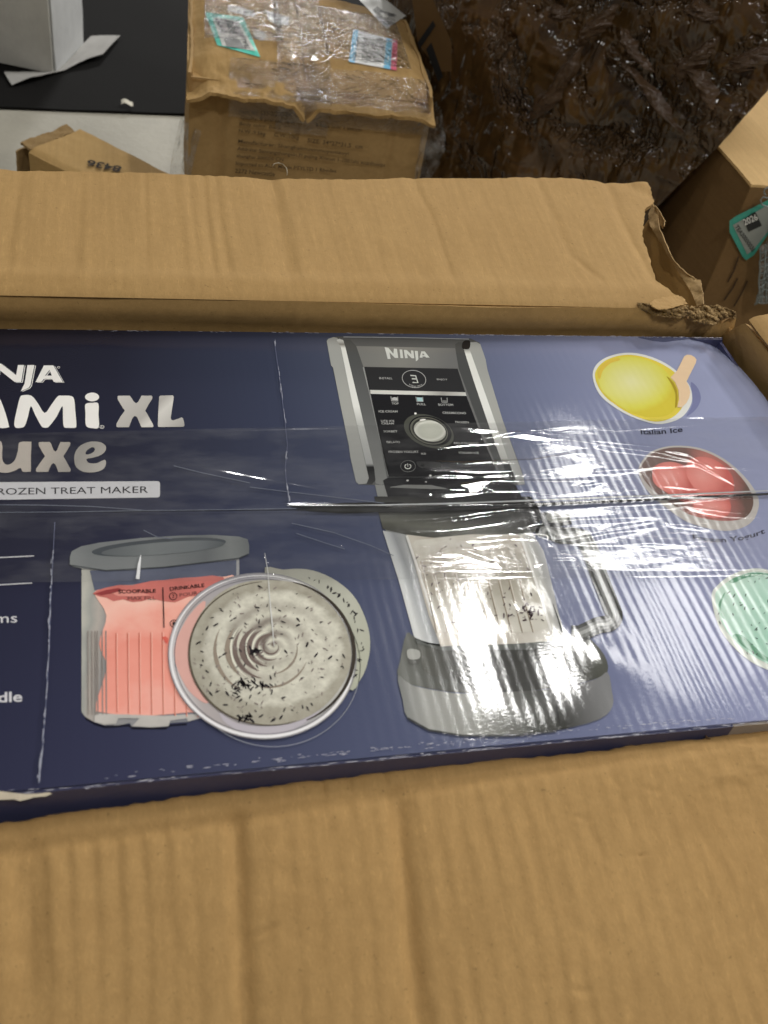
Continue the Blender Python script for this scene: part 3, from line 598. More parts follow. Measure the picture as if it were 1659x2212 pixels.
# dish
ds = decal('printed_dish', 'I', smooth_loop([(1120, 300), (1200, 286), (1300, 285), (1400, 320), (1490, 390), (1545, 490), (1566, 590), (1555, 680), (1525, 750), (1470, 790), (1300, 600)], 4), ink_grad('print_dish', 'I', (1200, 300), (1560, 650), [(0, (146, 145, 134)), (.5, (174, 174, 160)), (1, (168, 169, 152))], (40, .5)), rb, 9)
specks('printed_flakes', 'I', lambda: (lambda a: (1180 + 355 * math.cos(a) * RNG.uniform(.95, 1.02), 610 + 310 * math.sin(a)))(RNG.uniform(-1.2, .45)), 40, 5, CHOC2, ds, 10)
decal('printed_glass', 'I', ell(1110, 652, 398, 350, 5), ink_grad('print_dish_glass', 'I', (730, 700), (1500, 600), [(0, (196, 192, 192)), (.12, (168, 160, 158)), (.5, (150, 148, 152)), (.85, (186, 184, 178)), (1, (150, 150, 146))]), ds, 10)
decal('printed_pink_glass', 'I', smooth_loop([(740, 600), (800, 480), (870, 420), (840, 560), (830, 720), (880, 850), (800, 800), (745, 690)], 4), ink('print_glass_pink', (206, 160, 150)), ds, 11)
stroke('printed_rim', 'I', ell(1110, 652, 388, 340, 5, 90), [3 + 5 * (1 + math.sin(a)) for a in np.linspace(0, 2 * math.pi, 90)], ink('print_rim_white', (224, 222, 222)), ds, 12, closed=True)
stroke('printed_rim', 'I', ell(1112, 653, 374, 328, 5, 90), 3, ink('print_rim_grey', (120, 118, 122)), ds, 12, closed=True)
stroke('printed_rim', 'I', ell(1110, 652, 398, 351, 5, 90), 3, ink('print_rim_grey_two', (132, 130, 134)), ds, 12, closed=True)
stroke('printed_rim', 'I', ell(1152, 690, 372, 345, 5, 50, -30, 150), 3, ink('print_rim_thin', (138, 140, 148)), ds, 9)
decal('printed_base_glass', 'I', smooth_loop([(930, 890), (1000, 935), (1120, 950), (1250, 930), (1350, 880), (1300, 930), (1180, 985), (1060, 985), (960, 940)], 4), ink('print_base_glass', (176, 170, 176)), ds, 11)
# cream with its swirl
t = NT('print_swirl'); gx, gy, gv = mapped(t, 'I', 1160, 612, 340, 305, base=BASE)
gn = t.noise(gv, 4.0, 5, .62); ln = t.n('ShaderNodeVectorMath', operation='LENGTH'); t.l(gv, ln.inputs[0]); rr = ln.outputs['Value']
an = t.math('ARCTAN2', gy, gx)
ph = t.math('ADD', t.math('MULTIPLY', t.math('POWER', rr, .62), 32.0), t.math('ADD', t.math('MULTIPLY', an, -1.0), t.math('MULTIPLY', gn, 3.4)))
sw = t.math('MULTIPLY_ADD', t.math('SINE', ph), .5, .5)
fade = t.ramp(rr, [(0, (1, 1, 1)), (.25, (.95, .95, .95)), (.52, (.6, .6, .6)), (.75, (.22, .22, .22)), (1, (.2, .2, .2))])
side = t.math('MULTIPLY_ADD', t.math('SINE', t.math('ADD', an, -.75)), .3, .62)     # deeper furrows on the left and below, as printed
fw = t.math('MULTIPLY', t.math('MULTIPLY', sw, fade), t.math('MULTIPLY_ADD', t.math('COSINE', t.math('ADD', an, 2.6)), .4, .6))
cr = t.mix(t.math('MULTIPLY', t.ramp(t.noise(gv, 6, 6, .65), [(.3, (0, 0, 0)), (.7, (1, 1, 1))]), .75), alb((178, 175, 160)), alb((222, 219, 203)))
cr = t.mix(fw, cr, alb((104, 92, 86)))
cr = t.mix(t.ramp(t.math('ADD', rr, t.math('MULTIPLY', gn, .22)), [(.92, (0, 0, 0)), (1.14, (.5, .5, .5))]), cr, alb((112, 104, 88)))
t.l(cr, t.b.inputs['Base Color']); laminate(t)
cm_ = decal('printed_cream', 'I', smooth_loop([(798, 640), (810, 560), (850, 470), (930, 385), (1030, 340), (1140, 330), (1260, 345), (1360, 400), (1440, 490), (1482, 600), (1480, 700), (1430, 800), (1350, 880), (1250, 930), (1140, 946), (1030, 930), (930, 880), (850, 790), (810, 710)], 4), t.m, ds, 13)
stroke('printed_cream_edge', 'I', ell(1150, 640, 348, 312, 0, 40, -75, 65), [4 + 12 * math.sin(x) for x in np.linspace(0, math.pi, 40)], ink('print_cream_edge', (60, 54, 48)), ds, 14)
stroke('printed_cream_edge', 'I', ell(1138, 640, 338, 304, 0, 60, 70, 265), [2 + 7 * math.sin(x) for x in np.linspace(0, math.pi, 60)], ink('print_cream_edge_two', (88, 80, 68), mottle=.4), ds, 14)
FUR = [ink('print_furrow', (112, 98, 92), mottle=.25), ink('print_furrow_lite', (140, 128, 114), mottle=.2), ink('print_crest', (214, 212, 196))]
for (r_, a0, a1, wd_, k) in [(32, -30, 250, 7, 0), (58, 60, 300, 13, 0), (86, 95, 250, 20, 0), (112, 110, 235, 26, 0), (140, 100, 220, 18, 0), (168, 130, 215, 22, 1), (122, -10, 80, 8, 1), (178, 20, 100, 9, 1), (215, 120, 205, 16, 1), (72, 110, 270, 7, 2), (99, 110, 240, 8, 2), (155, 120, 220, 9, 2), (45, 0, 200, 5, 2)]:
    pth = ell(1150 - r_ * .12, 612 + r_ * .05, r_, r_ * .92, 0, 40, a0, a1)
    stroke('printed_furrow', 'I', pth, [1 + wd_ * math.sin(x) for x in np.linspace(0, math.pi, 40)], FUR[k], ds, 14)
specks('printed_flakes', 'I', lambda: (lambda a, r_: (1138 + 325 * r_ * math.cos(a), 640 + 290 * r_ * math.sin(a)))(RNG.uniform(0, 6.28), math.sqrt(RNG.random())), 95, 5.2, CHOC2, ds, 15)
specks('printed_flakes', 'I', lambda: (lambda a, r_: (1138 + 320 * r_ * math.cos(a), 640 + 285 * r_ * math.sin(a)))(RNG.uniform(0, 6.28), math.sqrt(RNG.random())), 150, 4.5, ink('print_fleck_soft', (132, 122, 116)), ds, 15)
specks('printed_flakes', 'I', lambda: (RNG.normal(1045, 50), RNG.normal(780, 24)), 60, 6, CHOC2, ds, 15)
specks('printed_flakes', 'I', lambda: (RNG.normal(1050, 22), RNG.normal(912, 9)), 14, 7, CHOC2, ds, 15)
specks('printed_flakes', 'I', lambda: (RNG.normal(1080, 14), RNG.normal(640, 12)), 16, 6, CHOC2, ds, 15)

# ------ bowls on the right
by = decal('printed_bowl', 'H', smooth_loop([(332, 440), (350, 350), (430, 285), (560, 250), (700, 258), (850, 310), (970, 390), (1060, 490), (1085, 590), (1060, 670), (1000, 740), (900, 780), (790, 785), (620, 730), (480, 650), (380, 560)], 4), ink('print_bowl_white', (206, 206, 200)), rb, 2)
YEL = ink_radial('print_yellow', 'H', (670, 500), 330, 240, [(0, (206, 203, 148)), (.5, (203, 200, 118)), (.85, (200, 194, 78)), (1.1, (196, 180, 60))], off=(-50, -30), mottle=(40, .25))
decal('printed_yellow_ice', 'H', smooth_loop([(350, 440), (365, 365), (440, 300), (560, 265), (700, 275), (840, 325), (950, 395), (1000, 470), (1030, 570), (1010, 660), (930, 740), (800, 770), (640, 722), (500, 640), (400, 550)], 4), ink('print_yellow_rim', (206, 188, 72), mottle=.15), by, 3)
decal('printed_yellow_ice', 'H', smooth_loop([(375, 460), (395, 390), (460, 320), (560, 280), (700, 290), (830, 345), (920, 430), (970, 540), (965, 650), (900, 720), (760, 735), (620, 700), (500, 625), (410, 545)], 4), YEL, by, 4)
decal('printed_ice_edge', 'H', smooth_loop([(890, 425), (940, 470), (972, 540), (972, 640), (955, 660), (958, 560), (930, 490)], 3), ink('print_yellow_deep', (158, 138, 40)), by, 5)
decal('printed_ice_edge', 'H', smooth_loop([(370, 400), (400, 340), (470, 295), (530, 290), (535, 305), (470, 325), (410, 380), (385, 450)], 3), ink('print_yellow_edge', (204, 176, 70)), by, 5)
decal('printed_spoon', 'H', [(968, 385), (1025, 275), (1045, 263), (1075, 265), (1105, 282), (1117, 300), (1112, 325), (1042, 465), (1062, 505), (1070, 550), (1062, 590), (1040, 630), (1005, 662), (972, 660), (985, 600), (980, 530), (955, 470), (920, 435)], ink('print_wood', (212, 184, 150), mottle=.08), by, 6)
decal('printed_shadow', 'H', smooth_loop([(1075, 470), (1130, 520), (1150, 600), (1110, 680), (1040, 730), (1085, 640), (1085, 560)], 4), ink('print_bowl_shadow', (112, 116, 150)), by, 1)
text('printed_text', 'Italian Ice', 'H', (697, 866), (1014, 846), (691, 826), ink('print_caption_dark', (40, 42, 58)), rb, 2, sag=8, bold=.02)
br_ = decal('printed_bowl', 'H', smooth_loop([(678, 1150), (718, 1050), (800, 985), (950, 952), (1150, 972), (1330, 1055), (1480, 1185), (1572, 1315), (1588, 1420), (1530, 1535), (1400, 1592), (1250, 1588), (1050, 1530), (900, 1430), (750, 1300)], 4), ink('print_bowl_grey', (178, 172, 166)), rb, 2)
decal('printed_bowl_inside', 'H', smooth_loop([(692, 1150), (732, 1058), (810, 996), (950, 965), (1140, 985), (1315, 1065), (1455, 1190), (1535, 1315), (1545, 1410), (1495, 1490), (1390, 1520), (1240, 1515), (1060, 1470), (910, 1380), (770, 1270)], 4), ink_grad('print_bowl_brown', 'H', (700, 1100), (1500, 1350), [(0, (112, 92, 86)), (.4, (110, 84, 78)), (.6, (176, 110, 100)), (.85, (150, 96, 90)), (1, (98, 76, 68))], (40, .3)), br_, 3)
RED = lambda n, c_, rx, ry, o_: ink_radial(n, 'H', c_, rx, ry, [(0, (222, 150, 140)), (.6, (214, 128, 118)), (1.05, (190, 96, 88))], off=o_, mottle=(60, .2))
decal('printed_scoop', 'H', smooth_loop([(782, 1170), (800, 1110), (870, 1078), (960, 1080), (1040, 1115), (1095, 1190), (1120, 1260), (1110, 1380), (1000, 1370), (880, 1300), (800, 1240)], 4), RED('print_scoop', (940, 1190), 170, 150, (-30, 0)), br_, 4)
decal('printed_scoop', 'H', smooth_loop([(1040, 1110), (1070, 1060), (1150, 1035), (1260, 1060), (1360, 1140), (1400, 1230), (1380, 1350), (1290, 1400), (1180, 1370), (1090, 1260), (1045, 1180)], 4), RED('print_scoop_two', (1190, 1180), 190, 180, (-30, 0)), br_, 5)
decal('printed_scoop', 'H', smooth_loop([(1090, 1370), (1180, 1350), (1340, 1350), (1380, 1420), (1340, 1490), (1230, 1500), (1120, 1460)], 4), RED('print_scoop_three', (1220, 1420), 170, 100, (0, 0)), br_, 6)
text('printed_text', 'Frozen Yogurt', 'H', (1096, 1672), (1640, 1626), (1086, 1622), ink('print_caption_dark_two', (58, 58, 74)), rb, 2, sag=44, bold=.02)
bm_ = decal('printed_bowl', 'K', smooth_loop([(1232, 470), (1275, 395), (1380, 315), (1540, 266), (1700, 290), (1850, 400), (1960, 560), (2010, 740), (1990, 900), (1900, 1020), (1760, 1060), (1600, 1010), (1460, 920), (1330, 780), (1262, 640)], 4), ink('print_bowl_mint_rim', (196, 200, 190)), rb, 2)
MINT = ink_grad('print_mint', 'K', (1250, 450), (1900, 900), [(0, (176, 200, 184)), (.3, (168, 198, 182)), (.7, (152, 190, 170)), (1, (150, 186, 166))], (40, .5))
decal('printed_mint_ice', 'K', smooth_loop([(1258, 475), (1300, 410), (1400, 340), (1545, 292), (1690, 315), (1830, 415), (1930, 565), (1980, 740), (1955, 880), (1880, 980), (1760, 1020), (1620, 970), (1485, 885), (1360, 760), (1290, 630)], 4), MINT, bm_, 3)
MD = ink('print_mint_dark', (92, 140, 112), mottle=.3)
decal('printed_mint_furrow', 'K', smooth_loop([(1365, 360), (1440, 322), (1560, 298), (1680, 310), (1600, 318), (1480, 340), (1400, 375)], 4), MD, bm_, 4)
decal('printed_mint_furrow', 'K', smooth_loop([(1390, 770), (1460, 770), (1540, 840), (1640, 930), (1760, 985), (1640, 965), (1520, 890), (1430, 820)], 4), MD, bm_, 4)
decal('printed_mint_furrow', 'K', smooth_loop([(1310, 480), (1335, 450), (1300, 560), (1330, 650), (1290, 610), (1285, 540)], 4), MD, bm_, 4)
specks('printed_flakes', 'K', lambda: (lambda a, r_: (1600 + 320 * r_ * math.cos(a), 640 + 320 * r_ * math.sin(a)))(RNG.uniform(0, 6.28), math.sqrt(RNG.random())), 60, 7, ink('print_mint_flake', (44, 62, 54)), bm_, 5)

#==TAPE
FOLDW = ink('film_fold_white', (98, 103, 116), mottle=.4)
stroke('tape_fold_line', 'S', [[(-30, 1107), (120, 1106), (300, 1103), (480, 1101), (640, 1098)], [(-30, 1090), (90, 1091), (200, 1094), (310, 1102)], [(540, 1052), (620, 1062), (700, 1071), (830, 1087)], [(375, 1006), (440, 1022), (540, 1043)], [(640, 1152), (700, 1172), (745, 1186)], [(630, 1130), (720, 1150), (800, 1178), (850, 1200)], [(310, 1145), (340, 1160), (372, 1164)]], 1.6, FOLDW, rb, 17)
# ------ clear packing tape over the seam, buckled along its length
def wpath(pts): return np.array([P('S', *q)[:2] for q in pts])
RIDGES = [  # path in the plane, height, half width
 ([(-30, 1107), (300, 1104), (620, 1099), (700, 1098)], .0007, .0016), ([(600, 1099), (720, 1100), (860, 1106), (1000, 1100), (1180, 1090)], .0044, .0032), ([(1080, 1093), (1300, 1083), (1480, 1076), (1659, 1068), (1690, 1066)], .0026, .0016),
 ([(0, 1092), (120, 1094), (300, 1102), (560, 1100)], .0007, .0016), ([(330, 1004), (440, 1022), (560, 1045), (700, 1070), (830, 1086)], .0010, .0014), ([(940, 922), (1020, 930), (1100, 940), (1300, 968), (1480, 985), (1560, 1030)], .0018, .0016),
 ([(1090, 922), (1250, 955), (1420, 972), (1500, 990)], .0016, .0015), ([(880, 1002), (1000, 1008), (1150, 1002), (1300, 975)], .0022, .0022), ([(930, 1064), (1050, 1046), (1200, 1048), (1320, 1040)], .0022, .0020),
 ([(860, 1122), (960, 1103), (1150, 1098), (1450, 1082)], .0018, .0014), ([(830, 1142), (1000, 1130), (1150, 1108)], .0016, .0018), ([(1100, 1150), (1200, 1132), (1330, 1126), (1420, 1120)], .0016, .0014), ([(1180, 1182), (1300, 1162), (1420, 1142)], .0014, .0012),
 ([(600, 1128), (760, 1166), (860, 1204)], .0009, .0010), ([(880, 1160), (1000, 1195), (1080, 1222)], .0011, .0012), ([(640, 1155), (740, 1185)], .0008, .0008), ([(1000, 1170), (1100, 1160), (1180, 1168)], .0010, .0012), ([(1280, 970), (1420, 985), (1490, 1000), (1600, 1060)], .0016, .0016),
 ([(1400, 905), (1450, 898), (1540, 908)], .0014, .0012), ([(545, 1145), (585, 1185), (592, 1260)], .0007, .0008), ([(1480, 1100), (1560, 1112), (1659, 1118)], .0010, .0014)]
for k in range(22):
    x = RNG.uniform(820, 1500); y = RNG.uniform(930, 1240); L_ = RNG.uniform(60, 240); sl = RNG.uniform(-.18, .12)
    RIDGES.append(([(x, y), (x + L_ / 2, y + sl * L_ / 2 + RNG.uniform(-5, 5)), (x + L_, y + sl * L_)], RNG.uniform(.0003, .0009), RNG.uniform(.0007, .0014)))
FACET = {1: .0022, 2: .0012, 5: .0009, 6: .0006, 7: .0017, 8: .0018, 9: .0009, 10: .0013, 11: .0008, 12: .0006, 17: .0007, 20: .0008}
TA0, TA1, TB0, TB1 = P('S', -30, 942), P('S', 1575, 905), P('S', -30, 1263), P('S', 1690, 1249)
def tape_fn(u, v):
    x0 = TA0[0] + (-.004 - TA0[0]) * u
    y0 = np.interp(x0, [TB0[0], TB1[0]], [TB0[1], TB1[1]]); y1 = np.interp(x0, [TA0[0], TA1[0]], [TA0[1], TA1[1]])
    y = y0 + (y1 - y0) * v; z = np.full_like(x0, .0026)
    for ri, (pts, hgt, wd) in enumerate(RIDGES):
        p = wpath(pts); wd = wd * (4.2 if ri in (5, 6, 7, 8, 10, 11) else 2.4 if ri < 21 else 1.6); hgt = hgt * (.95 if ri in (5, 6, 7, 8, 10, 11) else .72 if ri < 21 else .6); o = np.argsort(p[:, 0]); p = p[o]
        if p[-1, 0] - p[0, 0] < .01: continue
        s = (x0 - p[0, 0]) / (p[-1, 0] - p[0, 0]); yc = np.interp(x0, p[:, 0], p[:, 1])
        # rounded line
        env = np.clip(np.sin(np.pi * np.clip(s, 0, 1)), 0, 1) ** .7
        if ri in FACET:                                   # a buckle with one flat side
            dd = y - yc; hf = FACET[ri]; a = .165 + .035 * vn(x0 * 30, yc * 30, ri); prof = np.where(dd < 0, np.clip(1 + dd * a / hf, 0, 1), np.clip(1 - dd / .003, 0, 1))
            z = z + hf * env * prof; continue
        z = z + hgt * env * np.exp(-((y - yc) / wd) ** 2) * (1 + .5 * vn(x0 * 60, yc * 60, 2))
    z = z + .00017 * fbm(x0 * 22, y * 90, 9) * sstep(-.45, -.3, x0) + .00008 * fbm(x0 * 25, y * 60, 4)
    z = z - .0006 * sstep(.04, 0, v) - .0006 * sstep(.96, 1, v)
    return np.stack([x0, y, z], -1)
TAPE = film('clear_tape', haze=.07, rough=.085, boost=1.9, bump_amp=.00002, bscale=200, beads=.000015)
sheet('packing_tape', tape_fn, 620, 190, TAPE, rb, thick=0)
# creases in the lamination: highlights painted as pale lines and glints; white streaks
def crease(name, fr, pts, wid, n, z=.0021):
    p = [tuple(P(fr, *q)) for q in pts]; return flecks(name, p, n, .006, wid, GLINT, rb, z=z, jitter=.0003)
GLINT = plain('glint_paint', (142, 144, 156), .5)  # pale colour of the glints painted on the creases
CR = ink('crease_line', (92, 96, 118), mottle=.3)  # colour of the pale lines painted for the crease highlights
stroke('crease_line', 'I', [(232, 85), (226, 200), (214, 420), (208, 620), (196, 830), (180, 1040), (165, 1190)], 4, CR, rb, 14)
crease('painted_glints', 'I', [(229, 150), (222, 270), (214, 420), (208, 620), (196, 830), (180, 1040), (167, 1180)], .00055, 70)
stroke('crease_line', 'F', [(1450, 110), (1475, 280), (1500, 480), (1520, 660), (1508, 790), (1528, 980)], 3, CR, rb, 14)
crease('painted_glints', 'F', [(1450, 110), (1490, 400), (1520, 660), (1512, 800), (1526, 960)], .0006, 26)
stroke('white_streak', 'I', [(1120, 215), (1134, 300), (1142, 420), (1150, 500), (1160, 612)], [1.5, 3, 4, 6, 2], ink('glare_white', (200, 200, 196)), rb, 17)  # glare on the tape fold, painted as a white streak
stroke('white_streak', 'O', [(1064, 400), (1052, 470), (1040, 582)], [5, 22, 28], ink('streak_white', (226, 226, 226)), rb, 17)  # short white streak, wider towards its lower end
# the burst board at the foot of the printed appliance
BURST = ink('burst_white', (206, 206, 202), mottle=.2)
stroke('burst_crease', 'J', [(1130, 690), (1160, 780), (1195, 900), (1165, 980), (1195, 1080), (1205, 1160), (1165, 1230), (1150, 1300), (1170, 1400)], [2, 5, 8, 16, 9, 12, 18, 10, 6], ink('burst_black', (34, 34, 32)), rb, 8)
stroke('burst_edge', 'J', [(1140, 700), (1172, 790), (1207, 905), (1182, 985), (1212, 1080), (1240, 1170)], [2, 5, 9, 14, 12, 4], BURST, rb, 9)
decal('seam_gap_shade', 'G', smooth_loop([(-60, 1228), (200, 1214), (400, 1206), (560, 1204), (700, 1206), (560, 1250), (420, 1272), (300, 1276), (180, 1268), (60, 1250)], 3), ink('seam_shadow', (20, 20, 20)), rb, 8)  # dark lens painted for the shade in the open seam
stroke('seam_gap_shade', 'S', [(640, 1101), (820, 1103), (1000, 1098), (1200, 1088), (1400, 1079), (1659, 1067), (1690, 1066)], [3, 7, 9, 7, 6, 5, 5], ink('seam_shadow_two', (26, 26, 26)), rb, 18)  # dark line painted for the seam's shade and the tape's dark reflection
stroke('tape_fold_line', 'S', [(620, 1092), (820, 1091), (1000, 1087), (1200, 1079), (1400, 1071), (1659, 1060), (1690, 1059)], [1.5, 3, 3.5, 3, 3, 2.5, 2.5], ink('film_fold_bright', (176, 178, 178), mottle=.4), rb, 18)  # bright line painted for the shine and whitening of the tape fold
#==CARTON
# ---------------------------------------------------------------- the open corrugated carton round it
KR = (162, 131, 83)
K_IN = kraft('kraft_board', KR, 1, flute=.000022)
K_FLAP = kraft('kraft_flap', (162, 131, 83), 2, flute=.00003, dirt=.6)
K_TORN = kraft('kraft_torn', (142, 118, 80), 3, wrinkle=.004, rough=.9)
ct = thing('open_carton', 'large brown carton with flaps folded out and a torn corner, holding the blue box', 'carton', (-0.35, -0.2, FLOOR))
XR = .012; YB = .007; RIMZ = .028
# right end of the back flap: a ragged torn line
tx = [P('D', 700, 372, .046), P('D', 735, 480, .044), P('D', 660, 540, .042), P('D', 638, 770, .038), P('D', 690, 900, .036), P('D', 760, 1100, .034), P('D', 870, 1225, .031), P('D', 985, 1290, .029)]
tx = sorted([(p[1], p[0]) for p in tx]); TY = [a for a, b in tx]; TX = [b for a, b in tx]
CR1 = [P('E', 1200, 85, .04), P('E', 1245, 300, .036), P('E', 1308, 600, .029)]
def crease_line(pts, x, y, wl, wr, h):
    p = sorted([(q[1], q[0]) for q in pts]); xc = np.interp(y, [a for a, b in p], [b for a, b in p])
    d = x - xc - .0012 * vn(y * 70, xc * 9, 5); return h * np.where(d < 0, np.exp(-np.abs(d / wl) ** 1.5), np.exp(-np.abs(d / wr * 1.6) ** 1.5))
BACK_CREASES = [(CR1, .012, .010, .0013), ([P('E', 900, 90, .04), P('E', 925, 330, .036)], .006, .004, .0008), ([P('E', 990, 340, .036), P('E', 1025, 590, .03)], .006, .004, .0008),
                ([P('E', 770, 110, .04), P('E', 800, 330, .036)], .005, .004, .0005), ([P('E', 870, 340, .036), P('E', 890, 590, .03)], .005, .004, .0005), ([P('E', 85, 100, .04), P('E', 40, 350, .034)], .008, .006, .0007), ([P('E', 350, 100, .04), P('E', 330, 560, .03)], .012, .008, .0006), ([P('E', 640, 80, .04), P('E', 645, 400, .034)], .003, .003, .0004),
                ([P('D', 380, 400, .045), P('D', 450, 560, .042), P('D', 560, 790, .038)], .006, .010, .0016), ([P('D', 70, 920, .035), P('D', 300, 1130, .03)], .006, .006, .0010), ([P('C', 60, 900, .04), P('C', 110, 1000, .036)], .006, .005, .0008)]
def back_flap(u, v):
    s = v * .192 * (.925 + .075 * sstep(-.40, -.06, -.725 + .72 * u))                                    # distance along the flap from the fold
    y = YB + s; x1 = np.interp(y, TY, TX) + .0016 * fbm(y * 260, 0 * y, 8);
    x = -.725 + (x1 + .725) * u
    y = y + .0022 * fbm(x * 30, 0 * x, 21) * v ** 4 + .0010 * fbm(x * 150, 0 * x, 3) * v ** 6
    z = RIMZ - .0035 * np.exp(-s / .006) + .018 * (v ** 1.2) * (.35 + .65 * sstep(-.7, 0, x)) + .0016 * np.exp(-((s - .022) / .010) ** 2)
    z = z + .004 * fbm(x * 5, y * 6, 11) * v + .0007 * fbm(x * 60, y * 5, 5) * sstep(0, .03, s)
    for pts, wl, wr, h in BACK_CREASES: z = z - 1.3 * crease_line(pts, x, y, wl, wr, h) * sstep(.012, .05, s)
    z = z - .010 * sstep(-.06, .0, x) * sstep(.12, .19, s) * vn(x * 50, y * 50, 6)
    return np.stack([x, y, z], -1)
sheet('back_flap', back_flap, 420, 90, K_FLAP, ct, thick=.0042)
def back_wall(u, v):
    x = -.725 + (XR + .725) * u; d = v * .44
    y = YB + .0003 - .0045 * np.exp(-((d - .012) / .008) ** 2) + .0012 * fbm(x * 14, d * 30, 7) + .0006 * fbm(x * 70, d * 20, 2) + .002 * np.sin(u * 7)
    for pts, wl, wr, h in BACK_CREASES[:1]:
        xc = P('E', 1310, 690, .01)[0]; dd = x - xc; y = y - h * np.exp(-(dd / .0035) ** 2) * .8 * sstep(.002, .02, d)
    # the rim is worn and pushed down towards the torn corner
    top = RIMZ - .0037 - .010 * sstep(-.10, -.02, x) * (1 + 1.2 * fbm(x * 120, 0 * x, 4)) - .002 * fbm(x * 40, 0 * x, 14) * sstep(-.2, -.05, x)
    z = top - d
    return np.stack([x, y, z], -1)
sheet('back_wall', back_wall, 300, 60, K_IN, ct, thick=.0042, flip=True)
# right wall and right flap
def right_wall(u, v):
    y = YB - (.425) * u; d = v * .44
    x = XR - .004 + .0035 * np.sin(u * 3.0) + .0012 * fbm(y * 20, d * 20, 3) - .003 * np.exp(-((d - .01) / .008) ** 2)
    z = RIMZ - .004 - d - .016 * sstep(.05, 0, u) * (1 + fbm(y * 90, 0 * y, 2))
    return np.stack([x, y, z], -1)
sheet('right_wall', right_wall, 90, 50, K_IN, ct, thick=.0042, flip=True)
def right_flap(u, v):
    y0 = -.014 - .395 * u; s = v * .19; cut = .05 * v
    y = y0 - cut * (1 - u) * .0 + .0012 * fbm(s * 80, y0 * 30, 3) * sstep(.06, 0, u) * 3
    x = XR - .004 + .0035 * np.sin((YB - y0) / .425 * 3.0) + s
    z = RIMZ - .003 * np.exp(-s / .005) + .008 * np.sin(np.pi * np.clip(s / .12, 0, 1)) - .03 * v ** 2 + .002 * fbm(y * 12, s * 14, 9)
    return np.stack([x, y, z], -1)
sheet('right_flap', right_flap, 100, 50, K_FLAP, ct, thick=.0042, flip=True)
# left wall and flap, beyond the frame
def left_wall(u, v): return np.stack([-.725 + 0 * u, YB - .42 * u, RIMZ - .005 - .44 * v], -1)
sheet('left_wall', left_wall, 12, 12, K_IN, ct, thick=.0042)
# front wall and flap
RFX = [P('S', 0, 1765, -.014), P('S', 300, 1722, -.013), P('S', 560, 1690, -.012), P('S', 850, 1652, -.011), P('S', 1200, 1620, -.008), P('S', 1450, 1592, -.006), P('S', 1659, 1568, -.005)]
def rim_front(x):
    xs_ = [p[0] for p in RFX]; return np.interp(x, xs_, [p[1] for p in RFX]), np.interp(x, xs_, [p[2] for p in RFX])
LR = [  # long ripples of the front flap: rim end, lower end (photograph), height, widths
 ('L', (110, 400), (132, 1213), .0030, .0065, .0055), ('L', (990, 300), (1040, 1213), .0032, .0065, .0055), ('L', (1330, 300), (1190, 520), .0011, .0055, .006), ('L', (1195, 520), (1215, 700), .0009, .005, .005), ('L', (1180, 740), (1080, 880), .0010, .005, .005),
 ('M', (75, 300), (190, 1281), .0034, .0065, .0055), ('L', (500, 400), (490, 1213), .0007, .006, .005), ('L', (620, 380), (640, 1213), .0007, .006, .005), ('L', (400, 400), (430, 1213), .0007, .006, .005), ('L', (840, 380), (860, 1213), .0008, .006, .005), ('L', (740, 700), (790, 1100), .0008, .004, .004),
 ('M', (240, 400), (340, 1281), .0006, .005, .004), ('M', (340, 400), (420, 1281), .0006, .004, .004), ('M', (600, 390), (690, 900), .0007, .003, .004), ('M', (800, 400), (830, 520), .0006, .003, .003), ('M', (700, 500), (780, 930), .0007, .003, .004), ('M', (880, 420), (935, 690), .0008, .003, .004),
 ('M', (1110, 300), (1120, 420), .0010, .004, .006), ('M', (1075, 560), (1095, 650), .0009, .003, .005), ('M', (940, 850), (910, 1030), .0010, .004, .007), ('M', (880, 1070), (855, 1180), .0009, .003, .006), ('M', (1310, 380), (1380, 700), .0008, .003, .004), ('M', (1400, 400), (1460, 700), .0006, .003, .003), ('M', (1500, 200), (1620, 700), .0010, .005, .005)]
def flap_z0(s, x=0.0): return -(.20 + .25 * s) * s * (1 + .8 * sstep(-.25, -.66, x))
FLP = []
for fr, a, b, h, wl, wr in LR:
    pa = P(fr, *a, -.02); pb = P(fr, *b, -.045); FLP.append((pa, pb, h, wl, wr))
